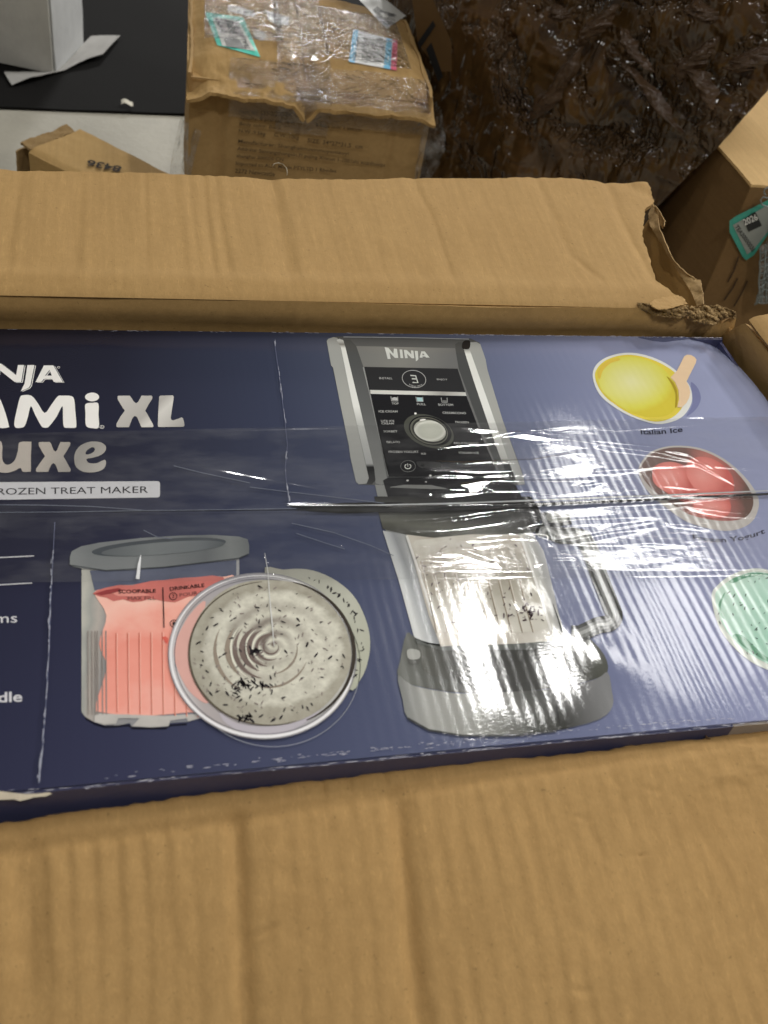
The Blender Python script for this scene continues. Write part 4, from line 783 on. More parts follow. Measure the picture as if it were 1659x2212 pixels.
def front_flap(u, v):
    x = -.725 + (XR + .725) * u; y0, z0 = rim_front(x); s = (v ** 1.15) * .20
    edge = .0016 * fbm(x * 45, 0 * x, 31) + .0007 * fbm(x * 190, 0 * x, 5)
    y = y0 - s + edge * np.exp(-s / .004)
    z = z0 + flap_z0(s, x) - .0055 * np.exp(-s / .0035) - .0016 * np.exp(-((s - .013 - .004 * np.sin(x * 9)) / .0035) ** 2)
    z = z + .0025 * fbm(x * 7, s * 9, 17) * sstep(0, .05, s)
    fl = sstep(.010, .022, s)
    ph = x * 2 * np.pi / .0123 + 4.2 * fbm(x * 8, s * 7, 3); amp = .00036 * (.25 + 1.1 * sstep(-.2, .5, fbm(x * 9, s * 5, 23))) * sstep(-.12, -.42, x) + .00012
    z = z + fl * amp * np.sin(ph + .35 * np.sin(ph))
    for pa, pb, h, wl, wr in FLP:
        tt = (y - pa[1]) / (pb[1] - pa[1]); xc = pa[0] + (pb[0] - pa[0]) * tt; env = np.sin(np.pi * np.clip((tt + .2) / 1.4, 0, 1)) ** 1.5 if abs(pb[1] - pa[1]) < .09 else sstep(-.04, .10, tt)
        d = x - xc - .0012 * vn(y * 90, xc * 50, 8); z = z - (1.25 if h > .002 else .85) * env * h * np.where(d < 0, np.exp(-np.abs(d / wl) ** 1.7), np.exp(-np.abs(d / wr / 1.15) ** 1.7))
    # worn creases at the right of the rim
    wr_ = sstep(-.30, -.17, x) * np.exp(-((s - .018) / .02) ** 2); z = z + wr_ * .0022 * ridged(x * 26, s * 60, 5, 3) * .5
    for (cx_, cs_, hh) in ((P('L', 1375, 210, -.012)[0], .006, .0018), (P('L', 1480, 180, -.012)[0], .005, .0014), (P('L', 1640, 190, -.012)[0], .006, .0014)):
        z = z - hh * np.exp(-((x - cx_) / .0016) ** 2) * np.exp(-((s - cs_) / .006) ** 2)
    return np.stack([x, y, z], -1)
sheet('front_flap', front_flap, 640, 170, kraft('kraft_front_flap', (168, 135, 86), 5, dirt=.8), ct, thick=.0042, flip=True)
def front_wall(u, v):
    x = -.725 + (XR + .725) * u; y0, z0 = rim_front(x); d = v * (.40 - .002)
    return np.stack([x, y0 - .0006 + .0012 * fbm(x * 12, d * 12, 5), z0 - .0075 - d], -1)
sheet('front_wall', front_wall, 80, 30, K_IN, ct, thick=.0042)
# torn plies and fibres at the back right corner
def plate(name, fr, pts, zf, mat, amp=.003, fq=90, thick=.0012, n=46, seed=0, parent=ct):
    """a ragged piece of liner paper of the given outline"""
    p = np.asarray(pts, float); lo = p.min(0); hi = p.max(0)
    from_poly = [(a, b) for a, b in p]
    def inside(x, y):
        r = np.zeros(x.shape, bool); j = len(from_poly) - 1
        for i in range(len(from_poly)):
            xi, yi = from_poly[i]; xj, yj = from_poly[j]
            cnd = ((yi > y) != (yj > y)) & (x < (xj - xi) * (y - yi) / (yj - yi + 1e-12) + xi); r ^= cnd; j = i
        return r
    def xy(u, v):
        return lo[0] + (hi[0] - lo[0]) * u, lo[1] + (hi[1] - lo[1]) * (1 - v)
    def fn(u, v):
        x, y = xy(u, v); Q = np.zeros(u.shape + (3,)); d0 = np.array([ray(fr, a, b) for a, b in zip(x.ravel(), y.ravel())]).reshape(u.shape + (3,))
        q = CAM + d0 * ((.03 - CAM[2]) / d0[..., 2:3]); z = zf(q[..., 0], q[..., 1]) + amp * fbm(q[..., 0] * fq, q[..., 1] * fq, seed, 4)
        k = (z - CAM[2]) / d0[..., 2]; return CAM + d0 * k[..., None]
    def mk(u, v):
        x, y = xy(u, v); jx = 14 * fbm(x * .03, y * .03, seed + 2); jy = 14 * fbm(x * .03, y * .03, seed + 5); return inside(x + jx, y + jy)
    return sheet(name, fn, n, n, mat, parent, thick=thick, mask=mk)
def ribbon(name, fr, A, B, za, zb, mat, amp=.002, fq=120, thick=.0007, n=110, m_=14, seed=0, rag=3.0, parent=ct):
    """a torn strip of liner paper between two ragged edges"""
    A = np.asarray(A, float); B = np.asarray(B, float)
    def fn(u, v):
        sa = np.linspace(0, 1, len(A)); sb = np.linspace(0, 1, len(B))
        ax = np.stack([np.interp(u, sa, A[:, k]) + rag * 2.2 * fbm(u * 34, 0 * u + k * 7, seed, 4) for k in range(2)], -1); bx = np.stack([np.interp(u, sb, B[:, k]) + rag * 2.2 * fbm(u * 34, 0 * u + k * 9, seed + 3, 4) for k in range(2)], -1)
        q = ax + (bx - ax) * v[..., None]; d = np.array([ray(fr, a_, b_) for a_, b_ in q.reshape(-1, 2)]).reshape(u.shape + (3,))
        g = CAM + d * ((.025 - CAM[2]) / d[..., 2:3])
        z = za + (zb - za) * v + amp * fbm(g[..., 0] * fq, g[..., 1] * fq, seed, 3); k = (z - CAM[2]) / d[..., 2]
        return CAM + d * k[..., None]
    return sheet(name, fn, n, m_, mat, parent, thick=thick)
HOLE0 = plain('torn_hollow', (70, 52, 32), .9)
PLY = kraft('kraft_ply', (172, 144, 100), 7, wrinkle=.003)
ribbon('torn_ply', 'D', [(728, 510), (760, 600), (775, 700), (830, 830), (890, 965), (960, 1040), (1065, 1125), (1112, 1135), (1130, 1240), (1138, 1335)], [(690, 600), (695, 690), (735, 745), (800, 850), (872, 975), (930, 1060), (975, 1140), (1030, 1220), (1060, 1290), (1085, 1345)], .026, .018, PLY, .0015, 70, .0008, seed=3)
ribbon('torn_ply', 'D', [(738, 520), (770, 560), (822, 650), (815, 690)], [(735, 600), (760, 660), (790, 700), (800, 712)], .030, .022, PLY, .001, 90, .0006, 40, 8, 6, 2.0)
pl = [P('D', 690, 640, .018), P('D', 770, 800, .018), P('D', 890, 985, .018), P('D', 985, 1140, .017), P('D', 1095, 1345, .015)]
def ply_in(u, v):
    p = np.array(pl); s = np.linspace(0, 1, len(p)); Q = np.stack([np.interp(u, s, p[:, k]) for k in range(3)], -1)
    Q[..., 2] -= .12 * v; Q[..., 0] -= .010 * v * (1 - v) + .03 * v; Q[..., 0] += .001 * fbm(u * 14, v * 6, 4); return Q
sheet('torn_ply', ply_in, 40, 20, kraft('kraft_inside', (150, 118, 68), 6), ct, thick=.0012)
ribbon('torn_fibre', 'D', [(590, 1314), (700, 1330), (800, 1365), (880, 1374), (950, 1362), (1015, 1338)], [(600, 1372), (700, 1410), (780, 1428), (860, 1438), (940, 1444), (1022, 1404)], .0285, .0215, K_TORN, .0024, 260, .0005, 120, 20, 9, 4.0)
ribbon('torn_fibre', 'D', [(985, 1396), (1030, 1350), (1130, 1347), (1250, 1336), (1330, 1366), (1400, 1393)], [(1000, 1424), (1060, 1470), (1130, 1488), (1210, 1502), (1290, 1446), (1398, 1442)], .027, .018, K_TORN, .0034, 230, .0005, 120, 24, 12, 5.0)
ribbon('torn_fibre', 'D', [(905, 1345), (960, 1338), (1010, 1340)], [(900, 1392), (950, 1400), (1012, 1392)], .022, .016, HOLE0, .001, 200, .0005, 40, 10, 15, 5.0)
plate('torn_liner', 'D', [(740, 1290), (860, 1260), (930, 1250), (985, 1285), (1010, 1330), (930, 1345), (840, 1372), (740, 1370), (690, 1330)], lambda x, y: .031 + 0 * x, K_FLAP, .0025, 60, .0010, 50, 15)
# two small punctures with lifted paper at the right of the front rim
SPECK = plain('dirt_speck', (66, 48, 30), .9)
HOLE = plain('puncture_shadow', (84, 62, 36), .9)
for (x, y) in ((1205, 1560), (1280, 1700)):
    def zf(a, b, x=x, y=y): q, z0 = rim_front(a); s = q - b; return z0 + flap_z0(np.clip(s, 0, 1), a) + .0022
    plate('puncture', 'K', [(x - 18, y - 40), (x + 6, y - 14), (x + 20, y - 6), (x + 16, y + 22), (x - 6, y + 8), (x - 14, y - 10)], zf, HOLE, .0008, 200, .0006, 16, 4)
for (fr, x, y, r_) in (('M', 1120, 537, 8), ('M', 695, 440, 6), ('L', 402, 822, 8), ('M', 820, 208, 6), ('M', 530, 180, 7)):
    def zf2(a, b): q, z0 = rim_front(a); s = np.clip(q - b, 0, 1); return z0 + flap_z0(s, a) + .0012
    plate('dirt_speck', fr, ell(x, y, r_, r_ * 1.3, 20, 8), zf2, SPECK, .0003, 200, .0004, 8, 2)
#==BACK
# ---------------------------------------------------------------- the taped carton behind
TOPZ = -0.10
c_l = P('S', 410, 150, TOPZ); c_r = P('S', 940, 205, TOPZ); ud = (c_r - c_l); WID = np.linalg.norm(ud); ud /= WID; vd = np.array([-ud[1], ud[0], 0])
DEP = .30; zu = np.array([0, 0, 1.0])
tc = thing('taped_carton', 'battered brown carton sealed with shiny clear tape, with teal and barcode stickers on its lid', 'carton', tuple(c_l + ud * WID / 2 + vd * DEP / 2 + zu * (FLOOR - TOPZ)))
def W(u, v, z): return c_l + ud * np.asarray(u)[..., None] + vd * np.asarray(v)[..., None] + zu * np.asarray(z)[..., None]
K_BG = kraft('kraft_taped', (166, 136, 88), 11, flute=.00002); K_BG2 = kraft('kraft_taped_front', (158, 130, 86), 12)
HT = TOPZ - FLOOR
def tc_front(u, v):
    uu = WID * u; d = v * (HT - .012)
    dent = -.010 * np.exp(-((uu - .045) / .006) ** 2) * sstep(.0, .05, d) * .5 - .004 * np.exp(-((uu - .295) / .005) ** 2)
    return W(uu, -.002 - .004 * np.sin(np.pi * u) * np.sin(np.pi * v) - dent + .005 * fbm(uu * 14, d * 12, 3) + .010 * sstep(.03, 0, d), -.012 - d)
sheet('front_panel', tc_front, 90, 60, K_BG2, tc, thick=.004, flip=True)
def tc_side(u0, sgn):
    def fn(u, v):
        d = v * (HT - .004)
        return W(u0 + sgn * (.006 * np.sin(np.pi * v) * np.sin(np.pi * u) + .004 * fbm(u * 4, v * 5, 5 + sgn)), DEP * u, -.004 - d)
    return fn
sheet('side_panel', tc_side(0, -1), 40, 40, K_BG2, tc, thick=.004)
sheet('side_panel', tc_side(WID, 1), 40, 40, K_BG2, tc, thick=.004, flip=True)
sheet('back_panel', lambda u, v: W(WID * u, DEP + 0 * u, -.004 - v * (HT - .004)), 10, 10, K_BG2, tc, thick=.004)
sheet('inner_flap', lambda u, v: W(.004 + (WID - .008) * u, .004 + (DEP - .008) * v, -.014 + 0 * u), 6, 6, K_IN, tc, thick=.003)
US = PP('S', 662, 190, c_l, vd)  # seam of the two lid flaps
us = float((US - c_l) @ ud)
def lid(u0, u1, seed, drop, over, zonly=None):
    def fn(u, v):
        uu = u0 + (u1 - u0) * u; L_ = DEP + over; s = v * L_                       # s from the free front lip to the back
        ov = over * (1 + .22 * fbm(uu * 14, 0 * uu, seed) + .06 * fbm(uu * 160, 0 * uu, seed)); vv = -ov + s * (DEP + ov) / L_
        if zonly: uu, vv = u, v
        z = .004 + .010 * np.sin(np.pi * np.clip((uu) / WID, 0, 1)) * sstep(0, .1, vv) - drop * sstep(.055, -.015, vv) * (1 + .3 * fbm(uu * 12, vv * 20, seed + 1))
        z = z + .004 * fbm(uu * 30, vv * 30, seed + 2) + .0030 * ridged(uu * 26, vv * 40, seed + 3, 3) * sstep(.08, -.01, vv)
        z = z - .016 * sstep(.018, 0, np.abs(uu - us)) * sstep(.3, .0, vv) - .012 * sstep(.035, 0, np.minimum(uu + .004, WID + .004 - uu))
        return z if zonly else W(uu, vv, z)
    return fn
sheet('lid_flap', lid(-.004, us - .001, 4, .026, .030), 110, 90, K_BG, tc, thick=.005)
sheet('lid_flap', lid(us + .001, WID + .004, 14, .030, .024), 110, 90, K_BG, tc, thick=.005)
# clear tape bunched along the seam and over the lip, running down the front
TP2 = film('crumpled_tape', haze=.08, rough=.07, boost=2.6, bump_amp=.00015, bscale=160, big=.010)
def over_tape(u0, u1, v_back, down, lift, seed, amp):
    """tape following the lid, bending over the lip and down the front"""
    def fn(u, v):
        uu = u0 + (u1 - u0) * u; s = v * (v_back + down); vv = v_back - s
        on = vv > -.022
        zt = .009 + .010 * np.sin(np.pi * np.clip(uu / WID, 0, 1)) * sstep(0, .1, vv) - .030 * sstep(.055, -.018, vv)
        y = np.where(on, vv, -.022 + .014 * sstep(-.022, -.07, vv)); z = np.where(on, zt, zt[...] + (vv + .022))
        n = .6 * ridged(uu * 48, vv * 6, seed + 4, 3) + .4 * ridged(uu * 22 + vv * 9, vv * 16, seed, 4)
        return W(uu, y - .5 * amp * n * (~on), z + lift + amp * n * on)
    return fn
sheet('tape_strip', over_tape(us - .040, us + .036, DEP - .002, .075, .0008, 5, .0022), 60, 150, TP2, tc, thick=0, flip=True)
sheet('tape_strip', over_tape(.055, WID - .005, .035, .060, .0022, 8, .0026), 150, 70, TP2, tc, thick=0, flip=True)
sheet('tape_strip', over_tape(.02, us - .03, DEP - .06, -.08, .0030, 21, .0012), 60, 60, TP2, tc, thick=0, flip=True)
sheet('tape_strip', over_tape(us + .03, WID - .03, DEP - .06, -.05, .0028, 25, .0012), 60, 60, TP2, tc, thick=0, flip=True)
# loose cellophane at the two front corners
CELLO = film('loose_cellophane', tint=(.93, .93, .92), haze=.35, rough=.12, boost=2.2, bump_amp=.0001, bscale=120, big=.006)
sheet('loose_film', lambda u, v: W(-.012 - .016 * np.sin(np.pi * v) + .03 * u, .02 - .03 * u + .01 * fbm(u * 4, v * 6, 2), -.08 - .23 * v), 20, 40, CELLO, tc, thick=0)
sheet('loose_film', lambda u, v: W(WID - .012 + .03 * u + .014 * np.sin(np.pi * v) * u, .0 - .014 + .02 * u + .01 * fbm(u * 4, v * 6, 6), -.03 - .11 * v), 20, 30, CELLO, tc, thick=0)
# stickers on the lid
LIDZ = (lid(0, 1, 4, .026, .030, True), lid(0, 1, 14, .030, .024, True))
def lidproj(dz):
    def pr(x, y, fr='B'):                             # stuck on the uneven lid
        h = .010
        for _ in range(8):
            q = PP(fr, x, y, c_l + zu * h, zu) - c_l; u_, v_ = float(q @ ud), float(q @ vd)
            h = .6 * (float(LIDZ[0 if u_ < us else 1](np.array(u_), np.array(v_))) + dz) + .4 * h
        return PP(fr, x, y, c_l + zu * h, zu)
    return pr
def patch(name, q, mat, parent, proj, n=16, label=None):
    """a four-cornered piece of paper laid on an uneven face"""
    q = np.asarray(q, float); u, v = np.meshgrid(np.linspace(0, 1, n), np.linspace(0, 1, n), indexing='ij'); u = u[..., None]; v = v[..., None]
    p = (q[0] * (1 - u) * (1 - v) + q[1] * u * (1 - v) + q[2] * u * v + q[3] * (1 - u) * v).reshape(-1, 2)
    return part(name, [proj(*a) for a in p], gridfaces(n, n)[:, ::-1], mat, parent, True, label=label)
TEAL = plain('teal_paper', (86, 200, 178), .35, .5); PAPER = plain('white_paper', (206, 206, 200), .45, .5); INKB = plain('label_black', (38, 38, 38), .5); CYAN = plain('label_blue', (120, 188, 218), .45); PNK = plain('label_pink', (226, 106, 128), .45); GREYI = plain('label_grey', (120, 120, 120), .5)
LZ = .0012; LB = .0012
sd = patch('teal_sticker', [(190, 70), (416, 102), (516, 336), (262, 264)], TEAL, tc, lidproj(LZ), label='teal-bordered sticker with a black number box')
patch('sticker_paper', [(232, 96), (388, 122), (486, 300), (292, 268)], PAPER, sd, lidproj(LZ + .0005))
patch('number_box', [(246, 104), (356, 122), (386, 200), (288, 190)], INKB, sd, lidproj(LZ + .0010), 8)
text('number', '2026', 'B', (338, 197), (302, 116), (300, 194), PAPER, sd, 0, proj=lidproj(LZ + .0015), bold=.02)
text('serial', 'TEA20000026', 'B', (458, 290), (384, 126), (428, 288), INKB, sd, 0, proj=lidproj(LZ + .0010), bold=.01)
patch('code_panel', [(300, 216), (392, 228), (424, 284), (318, 274)], plain('label_mid_grey', (140, 140, 138), .5), sd, lidproj(LZ + .0010), 8)
bl = patch('barcode_label', [(1062, 172), (1318, 236), (1312, 412), (1036, 362)], PAPER, tc, lidproj(LB), label='white barcode label with blue and pink ends')
patch('blue_band', [(1062, 170), (1094, 178), (1070, 370), (1036, 362)], CYAN, bl, lidproj(LB + .0005), 8)
patch('blue_band', [(1258, 222), (1292, 230), (1280, 407), (1240, 400)], CYAN, bl, lidproj(LB + .0005), 8)
patch('pink_band', [(1294, 231), (1322, 237), (1316, 414), (1282, 407)], PNK, bl, lidproj(LB + .0005), 8)
bars = []; y = 214
while y < 352:
    hgt = RNG.choice([2.2, 3.5, 5.5]); bars.append([(1120 + k * 128 - (y - 214) * (.10 - .07 * k), y + 27 * k) for k in np.linspace(0, 1, 7)]); y += hgt + RNG.choice([3, 4.5, 6.5])
stroke('bars', 'B', bars, 3.4, GREYI, bl, 0, proj=lidproj(LB + .0010))
text('serial', 'TWAY 9003', 'B', (1105, 218), (1075, 345), (1087, 214), INKB, bl, 0, proj=lidproj(LB + .0010))
b2 = patch('shipping_label', [(1070, -30), (1220, -30), (1372, 92), (1258, 168)], PAPER, tc, lidproj(LB), label='white folded shipping label with barcode')
bars = [[(1178 + k * 7.5, 62 + k * 6.4), (1206 + k * 7.5, 36 + k * 6)] for k in range(7)] + [[(1262 + k * 7.5, 116 - k * 1.0), (1226 + k * 10, 58 - k * 8 + 40)] for k in range(0)]
stroke('bars', 'B', bars, 4.5, GREYI, b2, 0, proj=lidproj(LB + .0010))
stroke('bars', 'B', [[(1252 + k * 9, 112 - k * 3), (1222 + k * 10, 58 + k * 3)] for k in range(8)], 4.5, GREYI, b2, 0, proj=lidproj(LB + .0010))
decal('paper_scrap', 'B', [(330, 30), (400, 40), (470, 66), (490, 100), (420, 90), (360, 74), (318, 60)], PAPER, tc, 0, proj=lidproj(LZ - .0004))
decal('paper_scrap', 'B', [(545, 60), (600, 80), (690, 100), (680, 150), (600, 140), (560, 110)], PAPER, tc, 0, proj=lidproj(LZ - .0004))
decal('paper_scrap', 'B', [(470, 160), (540, 190), (556, 215), (530, 240), (480, 220)], plain('worn_paper', (176, 170, 154), .6), tc, 0, proj=lidproj(LZ - .0004))
# print on the front
def frontproj(x, y): return PP('B', x, y, c_l - vd * .0105, vd)
FI = plain('stamp_ink', (70, 54, 34), .8)
for s, a, b, h in [('Item no: 535-2/200-BK', (392, 668), (705, 688), 26), ('Quality: 8 pcs/ set  upvc', (398, 705), (720, 736), 26), ('8 bags unit: 1 set/ctn', (840, 748), (1112, 778), 24), ('Body color: Black', (392, 742), (640, 768), 26), ('N.W.:9.5kg', (388, 784), (545, 804), 28), ('G.W.:10kg', (596, 808), (742, 826), 28),
                   ('SIZE: 34*27*31.5  cm', (792, 836), (1115, 876), 26), ('Manufacturer: Shanghaimuxinmuyemaoyi', (384, 846), (1035, 920), 28), ('Address: Saiwangzhongxin Fl pujing Xincun 1-1001shi xuanhuaqu', (378, 888), (1245, 986), 28), ('shanghai 200000 CN', (374, 930), (650, 954), 26),
                   ('Imported to AUS: Muxin PTYLTD 1 Rhodes', (370, 976), (960, 1022), 28), ('2272 Newcastle', (366, 1016), (600, 1036), 26)]:
    text('printed_line', s, 'B', a, b, (a[0] + 3, a[1] - h), FI, tc, 0, proj=frontproj, bold=.012)
# ---------------------------------------------------------------- small carton on the floor
SZ = FLOOR + .10
p0 = P('A', 150, 790, SZ); p1 = P('A', 400, 918, SZ); pb = P('A', 372, 660, SZ)
eu = (p1 - p0); eu /= np.linalg.norm(eu); ev = np.array([-eu[1], eu[0], 0]); dw = float((pb - p0) @ ev); lw = .34
sc_ = thing('small_carton', 'small long brown carton stamped 436 upside down, lying on the concrete floor', 'carton', tuple(p0 + eu * lw / 2 + ev * dw / 2 + zu * (FLOOR - SZ)))
K_S = kraft('kraft_small', (172, 142, 92), 21); 
def SW(u, v, z): return p0 + eu * np.asarray(u)[..., None] + ev * np.asarray(v)[..., None] + zu * np.asarray(z)[..., None]
sheet('top_panel', lambda u, v: SW(lw * u, dw * v, .002 * fbm(u * 6, v * 4, 3) - .004 * np.exp(-(v * dw / .006) ** 2)), 40, 24, K_S, sc_, thick=.004)
sheet('side_panel', lambda u, v: SW(lw * u, 0 * u + .001 * fbm(u * 9, v * 3, 3), -.005 - .092 * v), 30, 12, K_S, sc_, thick=.004, flip=True)
sheet('side_panel', lambda u, v: SW(lw * u, 0 * u + dw, -.005 - .092 * v), 12, 8, K_S, sc_, thick=.004)
sheet('end_flap', lambda u, v: SW(-.022 * v + .002 * fbm(u * 5, v * 5, 2), .004 + (dw - .012) * u, .004 * v - .002 + .004 * fbm(u * 9, v * 4, 8)), 24, 10, K_TORN, sc_, thick=.004)
sheet('end_flap', lambda u, v: SW(-.028 + .004 * fbm(u * 6, v * 4, 9), dw * u * .9 - .004, -.012 - .075 * v), 24, 12, K_TORN, sc_, thick=.004)
sheet('end_panel', lambda u, v: SW(lw + 0 * u, dw * u, -.005 - .092 * v), 8, 8, K_S, sc_, thick=.004, flip=True)
text('stamp', '8436', 'A', (648, 880), (468, 842), (632, 912), plain('stamp_black', (40, 32, 24), .8), sc_, 0, proj=lambda x, y: PP('A', x, y, p0 + zu * .0035, zu), bold=.03)
# ---------------------------------------------------------------- white carton and paper strip at the upper left
WC = plain('white_carton_board', (186, 184, 176), .7, .3, .0005, 120); WC2 = plain('white_carton_side', (176, 177, 176), .7, .3, .0005, 120)
wa, wb, wr = P('A', 285, 385, FLOOR + .010), P('A', 0, 325, FLOOR + .010), P('A', 460, 240, FLOOR + .010)
fu = (wb - wa); fu /= np.linalg.norm(fu); fv = np.array([fu[1], -fu[0], 0]); 
if fv @ (wr - wa) < 0: fv = -fv
wl_ = .42; wd_ = float((wr - wa) @ fv)
wc = thing('white_carton', 'white carton with boxed tape print on its front, standing on the black mat', 'carton', tuple(wa + fu * wl_ / 2 + fv * wd_ / 2))
def WW(u, v, z): return wa + fu * np.asarray(u)[..., None] + fv * np.asarray(v)[..., None] + zu * np.asarray(z)[..., None]
WH = .34
sheet('front_panel', lambda u, v: WW(wl_ * u, 0 * u + .002 * fbm(u * 5, v * 5, 3), WH * v), 24, 24, WC, wc, thick=.004, flip=False)
sheet('side_panel', lambda u, v: WW(0 * u - .002 * fbm(u * 5, v * 5, 7), .001 + wd_ * u, WH * v), 24, 24, WC2, wc, thick=.004, flip=True)
sheet('side_panel', lambda u, v: WW(0 * u + wl_, wd_ * u, WH * v), 8, 8, WC2, wc, thick=.004)
sheet('back_panel', lambda u, v: WW(wl_ * u, 0 * u + wd_, WH * v), 8, 8, WC2, wc, thick=.004, flip=True)
sheet('top_panel', lambda u, v: WW(wl_ * u, wd_ * v, WH + .004 + 0 * u), 8, 8, WC, wc, thick=.004, flip=True)
wproj = lambda x, y: PP('A', x, y, wa - fv * .003, fv)
WI = plain('white_carton_ink', (84, 80, 76), .7)
for s, a, b, h in [('TAPE', (-25, 28), (52, 34), 22), ('& Clear', (-12, 82), (100, 90), 26), ('x 100Y', (-4, 130), (100, 136), 26), ('Rolls', (2, 170), (70, 176), 24)]:
    text('printed_line', s, 'A', a, b, (a[0] - 2, a[1] - h), WI, wc, 0, proj=wproj)
stroke('printed_frame', 'A', [(-60, 186), (0, 190), (144, 206), (132, 100), (118, 0), (112, -40)], 3, WI, wc, 0, proj=wproj)
ps = thing('paper_strip', 'bent strip of white paper lying on the black mat beneath the white carton', 'paper', tuple(P('A', 300, 380, FLOOR + .012)))
PW = plain('strip_paper', (150, 148, 144), .75, .3, .0004, 90)
def strip(u, v):
    s = np.array([0, .3, .45, .62, .85, 1]); top = np.array([P('A', *q, FLOOR + .0125) for q in [(20, 380), (190, 377), (285, 372), (345, 335), (480, 190), (560, 186)]]); bot = np.array([P('A', *q, FLOOR + .0125) for q in [(62, 450), (200, 422), (290, 388), (410, 345), (545, 305), (636, 192)]])
    A_ = np.stack([np.interp(u, s, top[:, k]) for k in range(3)], -1); B_ = np.stack([np.interp(u, s, bot[:, k]) for k in range(3)], -1)
    Q = A_ + (B_ - A_) * v[..., None]; Q[..., 2] += .010 * np.abs(np.sin(u * 6)) * (v - .2).clip(0) + .0012 * fbm(u * 9, v * 4, 2); return Q
sheet('paper_sheet', strip, 60, 14, PW, ps, thick=.0008, flip=True)
# ---------------------------------------------------------------- bale wrapped in dark brown stretch film
ba = np.array([-.10, 1.12, 0]); bb = np.array([.315, .60, 0]); be = (bb - ba); BL = np.linalg.norm(be); be /= BL; bn = np.array([be[1], -be[0], 0]); 
if bn[1] > 0: bn = -bn
wbale = thing('wrapped_bale', 'tall bale of goods wrapped in crumpled dark brown glossy stretch film', 'bale', tuple((ba + bb) / 2 - bn * .25 + zu * FLOOR))
BF = NT('brown_film'); o_ = BF.obj()
nb_ = BF.noise(o_, 7, 5, .6); cb = BF.ramp(nb_, [(.3, alb((52, 38, 20))), (.5, alb((74, 54, 30))), (.68, alb((96, 70, 42))), (.85, alb((64, 46, 26)))])
BF.l(cb, BF.b.inputs['Base Color']); BF.b.inputs['Roughness'].default_value = .075; BF.b.inputs['Specular IOR Level'].default_value = .9
v1 = BF.n('ShaderNodeTexVoronoi', feature='DISTANCE_TO_EDGE'); v1.inputs['Scale'].default_value = 26
wv = BF.n('ShaderNodeVectorMath', operation='ADD'); BF.l(o_, wv.inputs[0]); nz = BF.n('ShaderNodeTexNoise'); BF.l(o_, nz.inputs['Vector']); nz.inputs['Scale'].default_value = 14; nz.inputs['Detail'].default_value = 4
sc2 = BF.n('ShaderNodeVectorMath', operation='SCALE'); BF.l(nz.outputs[1], sc2.inputs[0]); sc2.inputs['Scale'].default_value = .12; BF.l(sc2.outputs[0], wv.inputs[1]); BF.l(BF.map(wv.outputs[0], rot=(.3, .5, .2), scale=(1, 1, .45)), v1.inputs['Vector'])
v2 = BF.n('ShaderNodeTexVoronoi', feature='F1'); v2.inputs['Scale'].default_value = 92; BF.l(BF.map(wv.outputs[0], rot=(.2, .4, .6), scale=(1, 1, .5)), v2.inputs['Vector'])
msk = BF.ramp(BF.noise(o_, 13, 3, .6), [(.50, (0, 0, 0)), (.60, (1, 1, 1))])
pil = BF.math('MULTIPLY', BF.math('MULTIPLY', BF.math('POWER', v2.outputs['Distance'], 2.0), -.017), msk)
smo = BF.math('MULTIPLY', BF.noise(o_, 10, 2, .5, 1.2), .030)
st1 = BF.math('MULTIPLY', BF.noise(BF.map(o_, rot=(0, .65, 0), scale=(1, 1, .16)), 34, 2, .5, .4), .012)
st2 = BF.math('MULTIPLY', BF.noise(BF.map(o_, rot=(0, -.7, .3), scale=(1, 1, .14)), 26, 2, .5, .4), .012)
hh = BF.math('ADD', BF.math('ADD', pil, smo), BF.math('ADD', st1, st2))
BF.l(BF.bump(hh), BF.b.inputs['Normal'])
EDGE = [PP('S', *q, bb, np.array([0, 1, 0])) for q in [(1405, 620), (1425, 520), (1440, 480), (1490, 405), (1561, 300), (1610, 220), (1659, 141), (1720, 40), (1780, -80)]]
ez = [q[2] for q in EDGE]; exx = [q[0] for q in EDGE]
def bale(u, v):
    z = FLOOR + .03 + .58 * np.minimum(v / .9, 1)
    xe = np.interp(z, ez, exx); L_ = (xe - ba[0]) / be[0]                                  # the right edge leans outwards
    k = np.clip(u / .72, 0, 1); k2 = np.clip((u - .72) / .28, 0, 1)                        # front face, then the right side
    Q = ba + be * (L_ * k)[..., None]; Q = Q + np.array([.30, .92, 0]) * (.40 * k2)[..., None]; Q[..., 2] = z
    s = L_ * k + .4 * k2
    d = .030 * fbm(s * 5, z * 4, 3) + .012 * ridged(s * 5 + z * 3, z * 2.5 - s * 2, 7, 2) * .6 + .007 * ridged(s * 3 - z * 6, z * 3 + s * 4, 17, 2) * .6
    d = d * sstep(1.0, .9, k) + .012 * ridged(z * 16, s * 3, 5, 3) * sstep(.8, 1.0, k) * .5
    return Q + bn * (d - .5 * sstep(.9, 1, v))[..., None]
sheet('film_wrap', bale, 300, 230, BF.m, wbale, thick=0)
CARD = plain('dark_printed_board', (96, 72, 42), .6, .3); 
# a printed carton showing under the film beside the taped carton
q0 = ba - bn * .02
cardp = lambda x, y: PP('B', x, y, ba + bn * .035, bn)
decal('wrapped_board', 'B', [(1400, -60), (1500, -60), (1560, 60), (1640, 250), (1640, 420), (1560, 420), (1440, 250)], CARD, wbale, 0, proj=cardp)
decal('printed_mark', 'B', [(1440, 250), (1530, 120), (1545, 150), (1450, 290)], INKB, wbale, 0, proj=lambda x, y: PP('B', x, y, ba + bn * .036, bn))
decal('printed_mark', 'B', [(1490, 290), (1520, 250), (1590, 450), (1560, 480)], INKB, wbale, 0, proj=lambda x, y: PP('B', x, y, ba + bn * .036, bn))
